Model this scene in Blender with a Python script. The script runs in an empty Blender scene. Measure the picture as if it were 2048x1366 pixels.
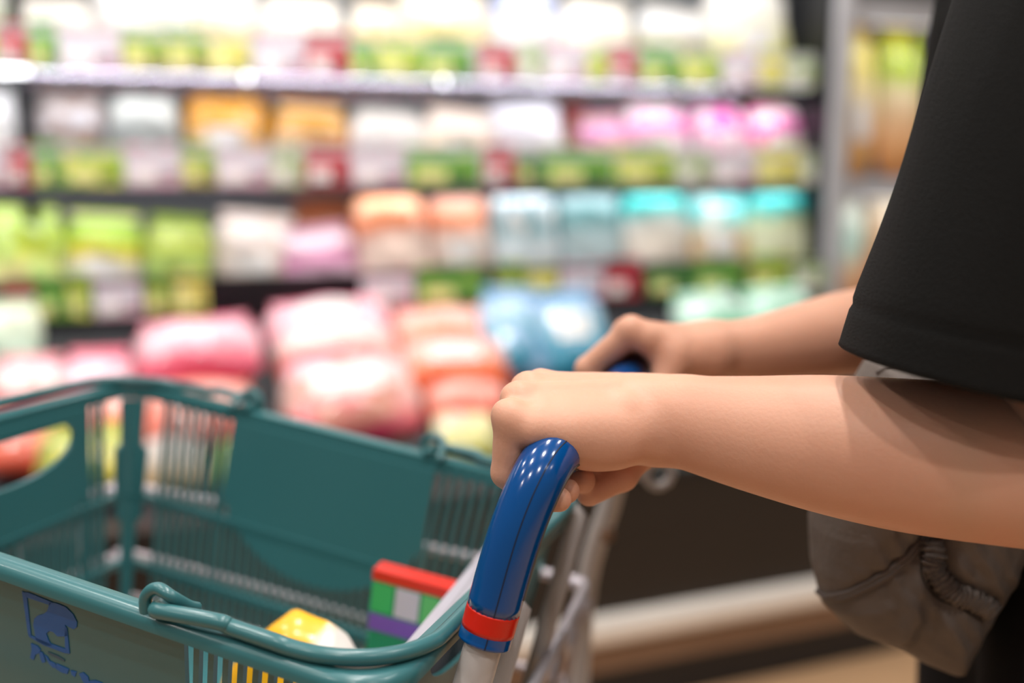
import bpy, bmesh, math, random
import numpy as np
from mathutils import Vector, Matrix

random.seed(7)
rng = np.random.default_rng(7)
scene = bpy.context.scene
COL = scene.collection

# ------------------------------------------------------------------ camera, world, lights, exposure
FPX = 2048 * 35 / 36.0
PITCH = math.atan((683 - 340) / FPX)
CAMZ = 1.15
cam_d = bpy.data.cameras.new('camera')
cam_d.lens = 35.0
cam_d.sensor_width = 36.0
cam_d.clip_start = 0.02
cam_d.dof.use_dof = True
cam_d.dof.focus_distance = 0.565
cam_d.dof.aperture_fstop = 2.0
cam = bpy.data.objects.new('camera', cam_d)
cam.location = (0, 0, CAMZ)
cam.rotation_euler = (math.pi / 2 - PITCH, 0, 0)
COL.objects.link(cam)
scene.camera = cam

world = bpy.data.worlds.new('world')
scene.world = world
world.use_nodes = True
world.node_tree.nodes['Background'].inputs['Color'].default_value = (1.0, 0.97, 0.95, 1)
world.node_tree.nodes['Background'].inputs['Strength'].default_value = 0.17

vs = scene.view_settings
vs.view_transform = 'Standard'
vs.look = 'None'
vs.exposure = 0.0
vs.gamma = 1.0
vs.use_curve_mapping = False

LAMP_W = 9.6          # every ceiling downlight
CANOPY_W = 21.0        # light strip under the canopy of the display case
SHELF_LED_W = 2.0      # light strips under the shelves

# ------------------------------------------------------------------ helpers

def at(px, py, Y):
    """point on the sight line of a photo pixel at horizontal distance Y"""
    a = (px - 1024) / FPX
    b = -(py - 683) / FPX
    r = Vector((a, math.cos(PITCH) + b * math.sin(PITCH), -math.sin(PITCH) + b * math.cos(PITCH)))
    return Vector((0, 0, CAMZ)) + r * (Y / r.y)


def link(o, parent=None):
    COL.objects.link(o)
    if parent is not None:
        o.parent = parent
    return o


def empty(name, loc=(0, 0, 0), label=None, cat=None, group=None, rot=None, matrix=None):
    o = bpy.data.objects.new(name, None)
    o.empty_display_size = 0.05
    link(o)
    o.location = loc
    if rot is not None:
        o.rotation_euler = rot
    if matrix is not None:
        o.matrix_world = matrix
    tag(o, label, cat, group)
    return o


def tag(o, label=None, cat=None, group=None, kind=None):
    if label:
        o['label'] = label
    if cat:
        o['category'] = cat
    if group:
        o['group'] = group
    if kind:
        o['kind'] = kind
    return o


def mesh_obj(name, verts, faces, mat, parent=None, smooth=False):
    me = bpy.data.meshes.new(name)
    me.from_pydata([tuple(v) for v in verts], [], [tuple(f) for f in faces])
    me.update()
    if mat is not None:
        me.materials.append(mat)
    if smooth:
        me.polygons.foreach_set('use_smooth', [True] * len(me.polygons))
    return link(bpy.data.objects.new(name, me), parent)


class MB:
    """collects simple solids for ONE mesh"""

    def __init__(self):
        self.v = []
        self.f = []

    def add(self, v, f):
        n = len(self.v)
        self.v += [tuple(p) for p in v]
        self.f += [tuple(i + n for i in q) for q in f]

    def box(self, lo, hi, M=None):
        x0, y0, z0 = lo
        x1, y1, z1 = hi
        v = [Vector(p) for p in ((x0, y0, z0), (x1, y0, z0), (x1, y1, z0), (x0, y1, z0), (x0, y0, z1), (x1, y0, z1), (x1, y1, z1), (x0, y1, z1))]
        if M is not None:
            v = [M @ p for p in v]
        self.add(v, [(0, 3, 2, 1), (4, 5, 6, 7), (0, 1, 5, 4), (1, 2, 6, 5), (2, 3, 7, 6), (3, 0, 4, 7)])

    def bevbox(self, lo, hi, b=0.004, M=None):
        x0, y0, z0 = lo
        x1, y1, z1 = hi
        rings = []
        for z, i in ((z0, b), (z0 + b, 0), (z1 - b, 0), (z1, b)):
            c = b
            X0, X1, Y0, Y1 = x0 + i, x1 - i, y0 + i, y1 - i
            rings.append([Vector(p) for p in ((X0 + c, Y0, z), (X1 - c, Y0, z), (X1, Y0 + c, z), (X1, Y1 - c, z), (X1 - c, Y1, z), (X0 + c, Y1, z), (X0, Y1 - c, z), (X0, Y0 + c, z))])
        if M is not None:
            rings = [[M @ p for p in r] for r in rings]
        self.loft(rings)

    def loft(self, rings, cap=True, closed_path=False):
        n = len(rings[0])
        v = [p for r in rings for p in r]
        f = []
        m = len(rings)
        for i in range(m if closed_path else m - 1):
            j = (i + 1) % m
            for k in range(n):
                l = (k + 1) % n
                f.append((i * n + k, i * n + l, j * n + l, j * n + k))
        if cap and not closed_path:
            f.append(tuple(reversed(range(n))))
            f.append(tuple((m - 1) * n + k for k in range(n)))
        self.add(v, f)

    def tube(self, pts, r, seg=12, closed=False, cap=True, ell=None):
        pts = [Vector(p) for p in pts]
        m = len(pts)
        rad = r if isinstance(r, (list, tuple)) else [r] * m
        tang = []
        for i in range(m):
            if closed:
                t = pts[(i + 1) % m] - pts[i - 1]
            else:
                t = pts[min(i + 1, m - 1)] - pts[max(i - 1, 0)]
            tang.append(t.normalized())
        up = Vector((0, 0, 1)) if abs(tang[0].z) < 0.9 else Vector((1, 0, 0))
        nrm = (up - tang[0] * up.dot(tang[0])).normalized()
        rings = []
        for i in range(m):
            nrm = (nrm - tang[i] * nrm.dot(tang[i])).normalized()
            bi = tang[i].cross(nrm)
            e = 1.0 if ell is None else ell
            rings.append([pts[i] + (nrm * math.cos(q) + bi * math.sin(q) * e) * rad[i] for q in [2 * math.pi * k / seg for k in range(seg)]])
        self.loft(rings, cap=cap, closed_path=closed)

    def build(self, name, mat, parent=None, smooth=False, autosmooth=None):
        o = mesh_obj(name, self.v, self.f, mat, parent, smooth or autosmooth is not None)
        if autosmooth is not None:
            bm = bmesh.new()
            bm.from_mesh(o.data)
            for e in bm.edges:
                if len(e.link_faces) == 2 and e.calc_face_angle(0) > math.radians(autosmooth):
                    e.smooth = False
            bm.to_mesh(o.data)
            bm.free()
        return o


def bez(pts, n=8, closed=False):
    """Catmull-Rom through points"""
    P = [Vector(p) for p in pts]
    out = []
    m = len(P)
    for i in range(m if closed else m - 1):
        if closed:
            p0, p1, p2, p3 = P[i - 1], P[i], P[(i + 1) % m], P[(i + 2) % m]
        else:
            p0, p1, p2, p3 = P[max(i - 1, 0)], P[i], P[i + 1], P[min(i + 2, m - 1)]
        for k in range(n):
            t = k / n
            out.append(0.5 * ((2 * p1) + (p2 - p0) * t + (2 * p0 - 5 * p1 + 4 * p2 - p3) * t * t + (3 * p1 - p0 - 3 * p2 + p3) * t ** 3))
    if not closed:
        out.append(P[-1].copy())
    return out


# ------------------------------------------------------------------ materials
def srgb(r, g, b):
    def c(x):
        x /= 255.0
        return x / 12.92 if x <= 0.04045 else ((x + 0.055) / 1.055) ** 2.4
    return (c(r), c(g), c(b), 1.0)


def new_mat(name):
    m = bpy.data.materials.new(name)
    m.use_nodes = True
    return m, m.node_tree.nodes, m.node_tree.links, m.node_tree.nodes['Principled BSDF']


def mat(name, col, rough=0.5, metal=0.0, var=0.08, scale=20.0, bump=0.0, bscale=200.0, coat=0.0, sss=0.0, col2=None, spec=None, trans=0.0, alpha=1.0):
    m, N, L, B = new_mat(name)
    tc = N.new('ShaderNodeTexCoord')
    nz = N.new('ShaderNodeTexNoise')
    nz.inputs['Scale'].default_value = scale
    nz.inputs['Detail'].default_value = 4
    L.new(tc.outputs['Object'], nz.inputs['Vector'])
    mx = N.new('ShaderNodeMix')
    mx.data_type = 'RGBA'
    c1 = col
    c2 = col2 if col2 is not None else tuple(min(1, x * (1 + var)) for x in col[:3]) + (1,)
    if col2 is None:
        c1 = tuple(x * (1 - var) for x in col[:3]) + (1,)
    mx.inputs[6].default_value = c1
    mx.inputs[7].default_value = c2
    L.new(nz.outputs['Fac'], mx.inputs[0])
    L.new(mx.outputs[2], B.inputs['Base Color'])
    B.inputs['Roughness'].default_value = rough
    B.inputs['Metallic'].default_value = metal
    B.inputs['Coat Weight'].default_value = coat
    B.inputs['Coat Roughness'].default_value = 0.12
    if spec is not None:
        B.inputs['Specular IOR Level'].default_value = spec
    if trans:
        B.inputs['Transmission Weight'].default_value = trans
    if alpha < 1:
        B.inputs['Alpha'].default_value = alpha
    if sss:
        B.inputs['Subsurface Weight'].default_value = sss
        B.inputs['Subsurface Radius'].default_value = (0.012, 0.005, 0.003)
        B.inputs['Subsurface Scale'].default_value = 0.5
    if bump:
        n2 = N.new('ShaderNodeTexNoise')
        n2.inputs['Scale'].default_value = bscale
        n2.inputs['Detail'].default_value = 3
        L.new(tc.outputs['Object'], n2.inputs['Vector'])
        bp = N.new('ShaderNodeBump')
        bp.inputs['Strength'].default_value = bump
        bp.inputs['Distance'].default_value = 0.002
        L.new(n2.outputs['Fac'], bp.inputs['Height'])
        L.new(bp.outputs['Normal'], B.inputs['Normal'])
    return m


def print_mat(name, stops, rough=0.3, coat=0.35, wob=0.12, axis='Z', patch=None, seed=0.0):
    """printed film: bands of colour along the pack with wavy borders and optional blotches of print"""
    m, N, L, B = new_mat(name)
    tc = N.new('ShaderNodeTexCoord')
    sep = N.new('ShaderNodeSeparateXYZ')
    L.new(tc.outputs['Generated'], sep.inputs[0])
    nz = N.new('ShaderNodeTexNoise')
    nz.noise_dimensions = '4D'
    nz.inputs['W'].default_value = seed
    nz.inputs['Scale'].default_value = 3.0
    nz.inputs['Detail'].default_value = 2
    L.new(tc.outputs['Generated'], nz.inputs['Vector'])
    ma = N.new('ShaderNodeMath')
    ma.operation = 'MULTIPLY_ADD'
    ma.inputs[1].default_value = wob * 2
    L.new(nz.outputs['Fac'], ma.inputs[0])
    su = N.new('ShaderNodeMath')
    su.operation = 'SUBTRACT'
    su.inputs[1].default_value = wob
    L.new(sep.outputs[axis], su.inputs[0])
    L.new(su.outputs[0], ma.inputs[2])
    cr = N.new('ShaderNodeValToRGB')
    cr.color_ramp.interpolation = 'LINEAR'
    el = cr.color_ramp.elements
    while len(el) > 1:
        el.remove(el[-1])
    first = True
    for p, c in stops:
        e = el[0] if first else el.new(p)
        e.position = p
        e.color = c
        first = False
    L.new(ma.outputs[0], cr.inputs[0])
    out = cr.outputs['Color']
    if patch is not None:
        n2 = N.new('ShaderNodeTexNoise')
        n2.noise_dimensions = '4D'
        n2.inputs['W'].default_value = seed + 5
        n2.inputs['Scale'].default_value = 4.5
        n2.inputs['Detail'].default_value = 1
        L.new(tc.outputs['Generated'], n2.inputs['Vector'])
        r2 = N.new('ShaderNodeValToRGB')
        r2.color_ramp.elements[0].position = 0.52
        r2.color_ramp.elements[1].position = 0.60
        L.new(n2.outputs['Fac'], r2.inputs[0])
        mx = N.new('ShaderNodeMix')
        mx.data_type = 'RGBA'
        L.new(r2.outputs['Color'], mx.inputs[0])
        L.new(out, mx.inputs[6])
        mx.inputs[7].default_value = patch
        out = mx.outputs[2]
    L.new(out, B.inputs['Base Color'])
    B.inputs['Roughness'].default_value = rough
    B.inputs['Coat Weight'].default_value = coat
    B.inputs['Coat Roughness'].default_value = 0.15
    return m


M = {}
M['floor'] = mat('floor_vinyl', srgb(176, 142, 108), 0.35, var=0.12, scale=6, coat=0.1)
M['ceiling'] = mat('ceiling_board', srgb(205, 203, 200), 0.9, var=0.03)
M['wall'] = mat('wall_paint', srgb(200, 198, 196), 0.8, var=0.03)
M['case_dark'] = mat('case_dark_panel', srgb(27, 21, 18), 0.45, var=0.1)
M['case_black'] = mat('case_black_trim', srgb(16, 18, 24), 0.4)
M['case_grey'] = mat('case_grey_enamel', srgb(190, 190, 194), 0.4)
M['case_back'] = mat('case_back_liner', srgb(150, 153, 155), 0.5)
M['shelf'] = mat('shelf_enamel', srgb(150, 152, 155), 0.4)
M['steel'] = mat('brushed_steel', srgb(172, 170, 188), 0.2, metal=1.0, var=0.05)
M['chrome'] = mat('chrome_wire', srgb(205, 203, 208), 0.22, metal=0.85, var=0.04)
M['bumper'] = mat('bumper_rail', srgb(234, 228, 220), 0.3, metal=0.25, var=0.03)
M['kick'] = mat('kick_plate_brown', srgb(134, 104, 82), 0.45)
M['cart_grey'] = mat('cart_grey_paint', srgb(184, 178, 175), 0.38, var=0.04, coat=0.2)
M['cart_wire'] = mat('cart_wire_coat', srgb(186, 180, 186), 0.3, metal=0.45, var=0.04)
M['grip'] = mat('grip_blue_plastic', srgb(0, 70, 134), 0.16, var=0.06, scale=30, coat=0.3)
M['grip_red'] = mat('grip_red_band', srgb(205, 28, 4), 0.3, var=0.06)
M['seam'] = mat('grip_seam', srgb(6, 20, 44), 0.6)
M['basket'] = mat('basket_green_plastic', srgb(54, 108, 112), 0.3, var=0.05, scale=8, coat=0.12)
M['logo'] = mat('logo_blue_print', srgb(0, 92, 168), 0.45, var=0.04)
M['logo_dim'] = mat('logo_worn_print', srgb(52, 84, 104), 0.5, var=0.04)
M['skin'] = mat('skin', srgb(224, 172, 146), 0.46, scale=18, bump=0.10, bscale=420, sss=0.22, col2=srgb(211, 153, 126), spec=0.4)
M['skin_dark'] = mat('lips', srgb(180, 100, 92), 0.45, sss=0.1)
M['nail'] = mat('fingernail', srgb(226, 174, 158), 0.25, coat=0.3)
M['tee'] = mat('black_cotton', srgb(15, 15, 14), 0.88, var=0.14, scale=35, bump=0.5, bscale=900, spec=0.25)
M['pants'] = mat('black_twill', srgb(13, 13, 16), 0.9, var=0.15, bump=0.3, bscale=900, spec=0.2)
M['bag'] = mat('taupe_nylon', srgb(102, 92, 85), 0.66, var=0.10, scale=60, bump=0.35, bscale=260)
M['bag_pipe'] = mat('taupe_piping', srgb(88, 78, 72), 0.6, var=0.1)
M['bag_dark'] = mat('taupe_thread', srgb(28, 23, 20), 0.8)
M['hair'] = mat('black_hair', srgb(20, 16, 14), 0.45, var=0.3, scale=80)
M['eye'] = mat('eye_white', srgb(235, 232, 228), 0.15)
M['iris'] = mat('iris', srgb(30, 18, 12), 0.2)
M['shoe'] = mat('shoe_canvas', srgb(40, 40, 42), 0.7)
M['rubber'] = mat('black_rubber', srgb(20, 20, 20), 0.6)
M['sticker'] = mat('white_sticker', srgb(236, 234, 232), 0.5, var=0.03)


def lamp_mat(name, col, s):
    m, N, L, B = new_mat(name)
    B.inputs['Base Color'].default_value = (0.8, 0.8, 0.8, 1)
    B.inputs['Emission Color'].default_value = col
    B.inputs['Emission Strength'].default_value = s
    return m


M['lamp_glow'] = lamp_mat('lamp_lens', (1, 0.95, 0.88, 1), 12.0)
M['led_glow'] = lamp_mat('led_tube', (0.95, 0.96, 1, 1), 6.0)

# ------------------------------------------------------------------ implicit surfaces (for body and soft bag)
BIG = 1.0


class Field:
    def __init__(self, lo, hi, h):
        self.h = h
        self.lo = np.array(lo, float)
        self.n = np.ceil((np.array(hi) - self.lo) / h).astype(int) + 1
        self.ax = [self.lo[i] + h * np.arange(self.n[i]) for i in range(3)]
        self.D = np.full(self.n, BIG, np.float32)

    def sub(self, lo, hi):
        s = []
        for i in range(3):
            a = int(max(0, math.floor((lo[i] - self.lo[i]) / self.h)))
            b = int(min(self.n[i], math.ceil((hi[i] - self.lo[i]) / self.h) + 1))
            if b <= a:
                return None, None
            s.append(slice(a, b))
        g = np.meshgrid(*[self.ax[i][s[i]].astype(np.float32) for i in range(3)], indexing='ij', sparse=True)
        return tuple(s), g

    def merge(self, s, d, k, mode):
        a = self.D[s]
        if mode == 'sub':
            d = -d
            hh = np.clip(0.5 - 0.5 * (a - d) / k, 0, 1)
            self.D[s] = a * (1 - hh) + d * hh + k * hh * (1 - hh)
        else:
            hh = np.clip(0.5 + 0.5 * (d - a) / k, 0, 1)
            self.D[s] = d * (1 - hh) + a * hh - k * hh * (1 - hh)

    def cone(self, a, b, ra, rb, k=0.006, mode='add', margin=0.02):
        a = np.array(a, float)
        b = np.array(b, float)
        m = max(ra, rb) + k + margin
        s, g = self.sub(np.minimum(a, b) - m, np.maximum(a, b) + m)
        if s is None:
            return
        ba = b - a
        L2 = float(ba @ ba) + 1e-12
        t = ((g[0] - a[0]) * ba[0] + (g[1] - a[1]) * ba[1] + (g[2] - a[2]) * ba[2]) / L2
        t = np.clip(t, 0, 1)
        d = np.sqrt((g[0] - a[0] - t * ba[0]) ** 2 + (g[1] - a[1] - t * ba[1]) ** 2 + (g[2] - a[2] - t * ba[2]) ** 2) - (ra + (rb - ra) * t)
        self.merge(s, d, k, mode)

    def chain(self, pts, rads, k=0.006):
        for i in range(len(pts) - 1):
            self.cone(pts[i], pts[i + 1], rads[i], rads[i + 1], k)

    def ell(self, c, r, R=None, k=0.008, mode='add', margin=0.02):
        c = np.array(c, float)
        r = np.array(r, float)
        m = r.max() + k + margin
        s, g = self.sub(c - m, c + m)
        if s is None:
            return
        q = [g[i] - c[i] for i in range(3)]
        if R is not None:
            R = np.array(R)
            q = [R[0, i] * q[0] + R[1, i] * q[1] + R[2, i] * q[2] for i in range(3)]
        k0 = np.sqrt((q[0] / r[0]) ** 2 + (q[1] / r[1]) ** 2 + (q[2] / r[2]) ** 2)
        k1 = np.sqrt((q[0] / r[0] ** 2) ** 2 + (q[1] / r[1] ** 2) ** 2 + (q[2] / r[2] ** 2) ** 2) + 1e-9
        self.merge(s, k0 * (k0 - 1) / k1, k, mode)

    def mesh(self):
        F = self.D
        ins = F < 0
        n = np.array(F.shape) - 1
        cnt = np.zeros(n, np.int8)
        for dx in (0, 1):
            for dy in (0, 1):
                for dz in (0, 1):
                    cnt += ins[dx:dx + n[0], dy:dy + n[1], dz:dz + n[2]]
        act = (cnt > 0) & (cnt < 8)
        I = np.argwhere(act)
        idx = np.full(n, -1, np.int64)
        idx[act] = np.arange(len(I))
        acc = np.zeros((len(I), 3))
        num = np.zeros(len(I))
        cor = [np.array(c) for c in ((0, 0, 0), (1, 0, 0), (0, 1, 0), (1, 1, 0), (0, 0, 1), (1, 0, 1), (0, 1, 1), (1, 1, 1))]
        val = [F[tuple((I + c).T)] for c in cor]
        for i in range(8):
            for j in range(i + 1, 8):
                if np.abs(cor[i] - cor[j]).sum() != 1:
                    continue
                a, b = val[i], val[j]
                x = (a < 0) != (b < 0)
                t = np.where(x, a / np.where(x, a - b, 1), 0)
                acc += np.where(x[:, None], cor[i] + t[:, None] * (cor[j] - cor[i]), 0)
                num += x
        V = self.lo + self.h * (I + acc / num[:, None])
        faces = []
        for ax in range(3):
            o = [(1, 2), (2, 0), (0, 1)][ax]
            sl0 = [slice(None)] * 3
            sl1 = [slice(None)] * 3
            sl0[ax] = slice(0, -1)
            sl1[ax] = slice(1, None)
            e = ins[tuple(sl0)] != ins[tuple(sl1)]
            P = np.argwhere(e)
            ok = (P[:, o[0]] > 0) & (P[:, o[1]] > 0) & (P[:, o[0]] < n[o[0]]) & (P[:, o[1]] < n[o[1]])
            P = P[ok]
            u = np.zeros(3, int)
            w = np.zeros(3, int)
            u[o[0]] = 1
            w[o[1]] = 1
            q = np.stack([idx[tuple((P - u - w).T)], idx[tuple((P - w).T)], idx[tuple(P.T)], idx[tuple((P - u).T)]], 1)
            flip = ~ins[tuple(P.T)]
            q[flip] = q[flip][:, ::-1]
            faces.append(q)
        return V, np.concatenate(faces)


def np_mesh(name, parts, mat, parent=None):
    vs_, fs_, n = [], [], 0
    for V, Fc in parts:
        vs_.append(V)
        fs_.append(Fc + n)
        n += len(V)
    V = np.concatenate(vs_)
    Fc = np.concatenate(fs_)
    me = bpy.data.meshes.new(name)
    me.vertices.add(len(V))
    me.vertices.foreach_set('co', V.astype(np.float32).ravel())
    me.loops.add(len(Fc) * 4)
    me.loops.foreach_set('vertex_index', Fc.astype(np.int32).ravel())
    me.polygons.add(len(Fc))
    me.polygons.foreach_set('loop_start', np.arange(len(Fc), dtype=np.int32) * 4)
    me.polygons.foreach_set('loop_total', np.full(len(Fc), 4, np.int32))
    me.update(calc_edges=True)
    me.validate()
    me.polygons.foreach_set('use_smooth', [True] * len(me.polygons))
    me.materials.append(mat)
    return link(bpy.data.objects.new(name, me), parent)


# ================================================================== THE SETTING
mb = MB()
mb.box((-4.5, -3.0, -0.05), (5.5, 6.0, 0.0))
tag(mb.build('floor', M['floor']), kind='structure')
mb = MB()
mb.box((-4.5, -3.0, 3.1), (5.5, 6.0, 3.15))
tag(mb.build('ceiling', M['ceiling']), kind='structure')
mb = MB()
TH = math.radians(16.3)
CS = Vector((math.cos(TH), math.sin(TH), 0))       # along the display case, to the right
CN = Vector((math.sin(TH), -math.cos(TH), 0))      # out of the case, to the aisle
CO = Vector((0, 2.8, 0))
CASE = Matrix(((CS.x, CN.x, 0, CO.x), (CS.y, CN.y, 0, CO.y), (0, 0, 1, 0), (0, 0, 0, 1)))
mb.box((-4.6, -0.95, 0), (4.8, -0.85, 3.1), CASE)
tag(mb.build('wall_back', M['wall']), kind='structure')


def on_case(px, py, n):
    """(s, z) where the sight line of a photo pixel meets the plane n of the case"""
    a = at(px, py, 1.0) - Vector((0, 0, CAMZ))
    o = Vector((0, 0, CAMZ)) - CO
    t = (n - o.dot(CN)) / a.dot(CN)
    p = o + a * t
    return p.dot(CS), p.z


# ceiling downlights of the store
LAMPS = [(x, y) for x in (-2.2, -1.0, 0.2, 1.4, 2.6) for y in (-0.9, 0.45, 1.5)]


def make_downlight(x, y, i):
    r = empty('ceiling_downlight', (x, y, 3.1), 'round white downlight set into the store ceiling', 'downlight', 'downlights in the ceiling')
    m = MB()
    ring = [(0.075, 0.0), (0.09, -0.004), (0.09, -0.012), (0.07, -0.014), (0.062, -0.004)]
    m.loft([[Vector((q[0] * math.cos(t), q[0] * math.sin(t), q[1])) for t in [2 * math.pi * k / 20 for k in range(20)]] for q in ring], cap=False)
    m.build('trim_ring', M['case_grey'], r, smooth=True)
    m = MB()
    m.add([(0.064 * math.cos(2 * math.pi * k / 20), 0.064 * math.sin(2 * math.pi * k / 20), -0.003) for k in range(20)], [tuple(reversed(range(20)))])
    m.build('lens', M['lamp_glow'], r)
    ld = bpy.data.lights.new('downlight_beam', 'AREA')
    ld.shape = 'DISK'
    ld.size = 0.11
    ld.energy = LAMP_W
    ld.color = (1.0, 0.96, 0.92)
    ld.spread = math.radians(130)
    lo = link(bpy.data.objects.new('downlight_beam', ld), r)
    lo.location = (0, 0, -0.02)


for i, (x, y) in enumerate(LAMPS):
    make_downlight(x, y, i)

# ================================================================== DISPLAY CASE
case = empty('display_case', matrix=CASE, label='refrigerated open display case with dark front panel and tiered shelves of packed produce', cat='display case')
S0, S1 = -2.6, 1.02           # ends of the case (s)
R1, R2, R3 = -0.02, 0.0, 0.05  # fronts of the three shelves (n)
FRONT = 0.80
Z1 = on_case(1024, 158, R1)[1]
Z2 = on_case(1024, 368, R2)[1]
Z3 = on_case(1024, 602, R3)[1]
SH = {1: (R1, Z1), 2: (R2, Z2), 3: (R3, Z3)}

mb = MB(); mb.box((S0, -0.62, 0.1), (S1, -0.58, 2.15)); mb.build('back_panel', M['case_back'], case)
mb = MB(); mb.box((S0, -0.6, 2.08), (S1, 0.30, 2.2)); mb.build('canopy', M['case_grey'], case)
OBL = 0.075          # the low front runs slightly oblique to the shelves


def fy(s_, off):
    return FRONT + off + (0.75 - s_) * OBL


def oblique(name, o0, o1, z0, z1, m_, e=3.6):
    m = MB()
    m.loft([[Vector((s_, fy(s_, o0), z0)), Vector((s_, fy(s_, o1), z0)), Vector((s_, fy(s_, o1), z1)), Vector((s_, fy(s_, o0), z1))] for s_ in (S0, e)])
    return m.build(name, m_, case)


m = MB()
m.loft([[Vector((s_, -0.60, 0.42)), Vector((s_, fy(s_, -0.04), 0.42)), Vector((s_, fy(s_, -0.04), 0.46)), Vector((s_, -0.60, 0.46))] for s_ in (S0, S1)])
m.build('well_deck', M['case_black'], case)
oblique('front_panel', -0.05, 0.0, 0.17, 0.515, M['case_dark'])
oblique('panel_capping', -0.06, 0.006, 0.515, 0.533, M['case_black'])
prof = [(0.0, 0.168), (0.02, 0.171), (0.028, 0.184), (0.028, 0.212), (0.02, 0.228), (0.0, 0.232)]
mb = MB(); mb.loft([[Vector((s_, fy(s_, a), b)) for a, b in prof] for s_ in (S0, 3.6)]); mb.build('bumper_rail', M['bumper'], case, autosmooth=50)
oblique('kick_plate', -0.03, -0.005, 0.098, 0.168, M['kick'])
oblique('toe_recess', -0.10, -0.022, 0.0, 0.098, M['case_black'])
for k, (n, z) in SH.items():
    mb = MB(); mb.box((S0, -0.58, z + 0.008), (S1, n - 0.012, z + 0.028)); mb.build('shelf', M['shelf'], case)
    mb = MB(); mb.box((S0, n - 0.012, z - 0.004), (S1, n - 0.006, z + 0.09)); mb.build('ticket_rail', M['case_grey'] if k != 3 else M['case_black'], case)
# polished tubes that carry the upper tickets, and the dark edge below them
for (a, b) in ((60, 490), (500, 880), (893, 1475)):
    s0 = on_case(a, 160, R1 + 0.02)[0]
    s1 = on_case(b, 160, R1 + 0.02)[0]
    mb = MB()
    n_ = 60
    pts = [Vector((s0 + (s1 - s0) * i / n_, R1 + 0.018, Z1 - 0.034)) for i in range(n_ + 1)]
    mb.tube(pts, [0.031 * (1 + 0.10 * math.sin(i * 1.3) + 0.08 * math.sin(i * 0.61)) for i in range(n_ + 1)], 14)
    mb.build('edge_tube', M['steel'], case, smooth=True)
mb = MB(); mb.box((on_case(1478, 180, R1)[0], R1 - 0.01, Z1 - 0.055), (S1, R1 + 0.004, Z1 - 0.006)); mb.build('edge_trim', M['case_black'], case)
mb = MB(); mb.box((S0, R2 - 0.03, Z2 - 0.035), (S1, R2 - 0.01, Z2 - 0.004)); mb.build('edge_trim', M['steel'], case)
mb = MB(); mb.box((S0, R3 - 0.03, Z3 - 0.05), (S1, R3 - 0.005, Z3 - 0.004)); mb.build('edge_trim', M['case_black'], case)
# uprights
for (px, w, m_, n, z0, z1) in ((48, 0.03, 'case_black', -0.05, 0.5, 2.1),):
    s = on_case(px, 260, n)[0]
    mb = MB(); mb.box((s - w / 2, n - 0.03, z0), (s + w / 2, n, z1)); mb.build('upright', M[m_], case)
s = on_case(1680, 300, 0.05)[0]
mb = MB(); mb.bevbox((s - 0.03, -0.58, 0.47), (s + 0.03, 0.05, 2.2), 0.008); mb.build('upright', M['case_grey'], case)
SEND = s
# black lining of the end wall beside the upright and of the deep well
mb = MB(); mb.box((s - 0.045, -0.58, Z3 - 0.3), (s - 0.032, 0.03, 2.1)); mb.build('end_liner', M['case_black'], case)
mb = MB(); mb.box((S0, -0.575, 0.46), (S1, -0.565, Z3)); mb.build('well_liner', M['case_black'], case)
# canopy light strip and under-shelf strips (real luminaires of the case)


def strip(s0, s1, n, z, w, aim, name):
    m = MB(); m.box((s0, n - 0.02, z), (s1, n + 0.02, z + 0.02)); m.build(name, M['led_glow'], case)
    ld = bpy.data.lights.new('strip_light', 'AREA')
    ld.shape = 'RECTANGLE'
    ld.size = s1 - s0
    ld.size_y = 0.05
    ld.energy = w
    ld.color = (1.0, 0.98, 0.96)
    lo = link(bpy.data.objects.new('strip_light', ld), case)
    lo.location = ((s0 + s1) / 2, n, z - 0.012)
    lo.rotation_euler = (aim, 0, 0)


strip(S0 + 0.05, S1 - 0.05, 0.22, 2.05, CANOPY_W, math.radians(-18), 'light_strip')
for k in (1, 2, 3):
    n, z = SH[k]
    strip(S0 + 0.05, SEND - 0.06, n - 0.036, z - 0.016, SHELF_LED_W, math.radians(-14), 'light_strip')

# neighbouring case to the right of the upright
side = empty('wall_rack', matrix=CASE @ Matrix.Translation((SEND + 0.04, 0, 0)), label='grey steel rack of yellow and orange packs right of the pale upright', cat='rack')
mb = MB(); mb.box((0, -0.6, 0.46), (1.8, -0.56, 2.2)); mb.build('back_panel', M['case_back'], side)
RZ = [on_case(1740, 40, 0.0)[1] + 0.0, on_case(1740, 362, 0.0)[1], on_case(1740, 640, 0.0)[1]]
for z in (on_case(1740, 362, 0.0)[1], on_case(1740, 660, 0.0)[1], on_case(1740, 10, 0)[1] + 0.0):
    mb = MB(); mb.box((0, -0.56, z - 0.02), (1.8, 0.0, z)); mb.build('shelf', M['steel'], side)
    mb = MB(); mb.box((0, 0.0, z - 0.055), (1.8, 0.006, z + 0.012)); mb.build('shelf_lip', M['case_grey'], side)

for zz in (on_case(1740, 10, 0)[1] - 0.03, on_case(1740, 362, 0.0)[1] - 0.03):  # strips added to brighten the dark rack, tucked behind the shelf lips
    m = MB(); m.box((0.02, -0.03, zz - 0.01), (1.7, -0.004, zz + 0.009)); m.build('light_strip', M['led_glow'], side)
    ld = bpy.data.lights.new('strip_light', 'AREA')
    ld.shape = 'RECTANGLE'
    ld.size = 1.6
    ld.size_y = 0.05
    ld.energy = 1.6
    lo = link(bpy.data.objects.new('strip_light', ld), side)
    lo.location = (0.86, -0.012, zz - 0.018)
    lo.rotation_euler = (math.radians(-12), 0, 0)

# ------------------------------------------------------------------ packs on the shelves
_c = {}


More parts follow.
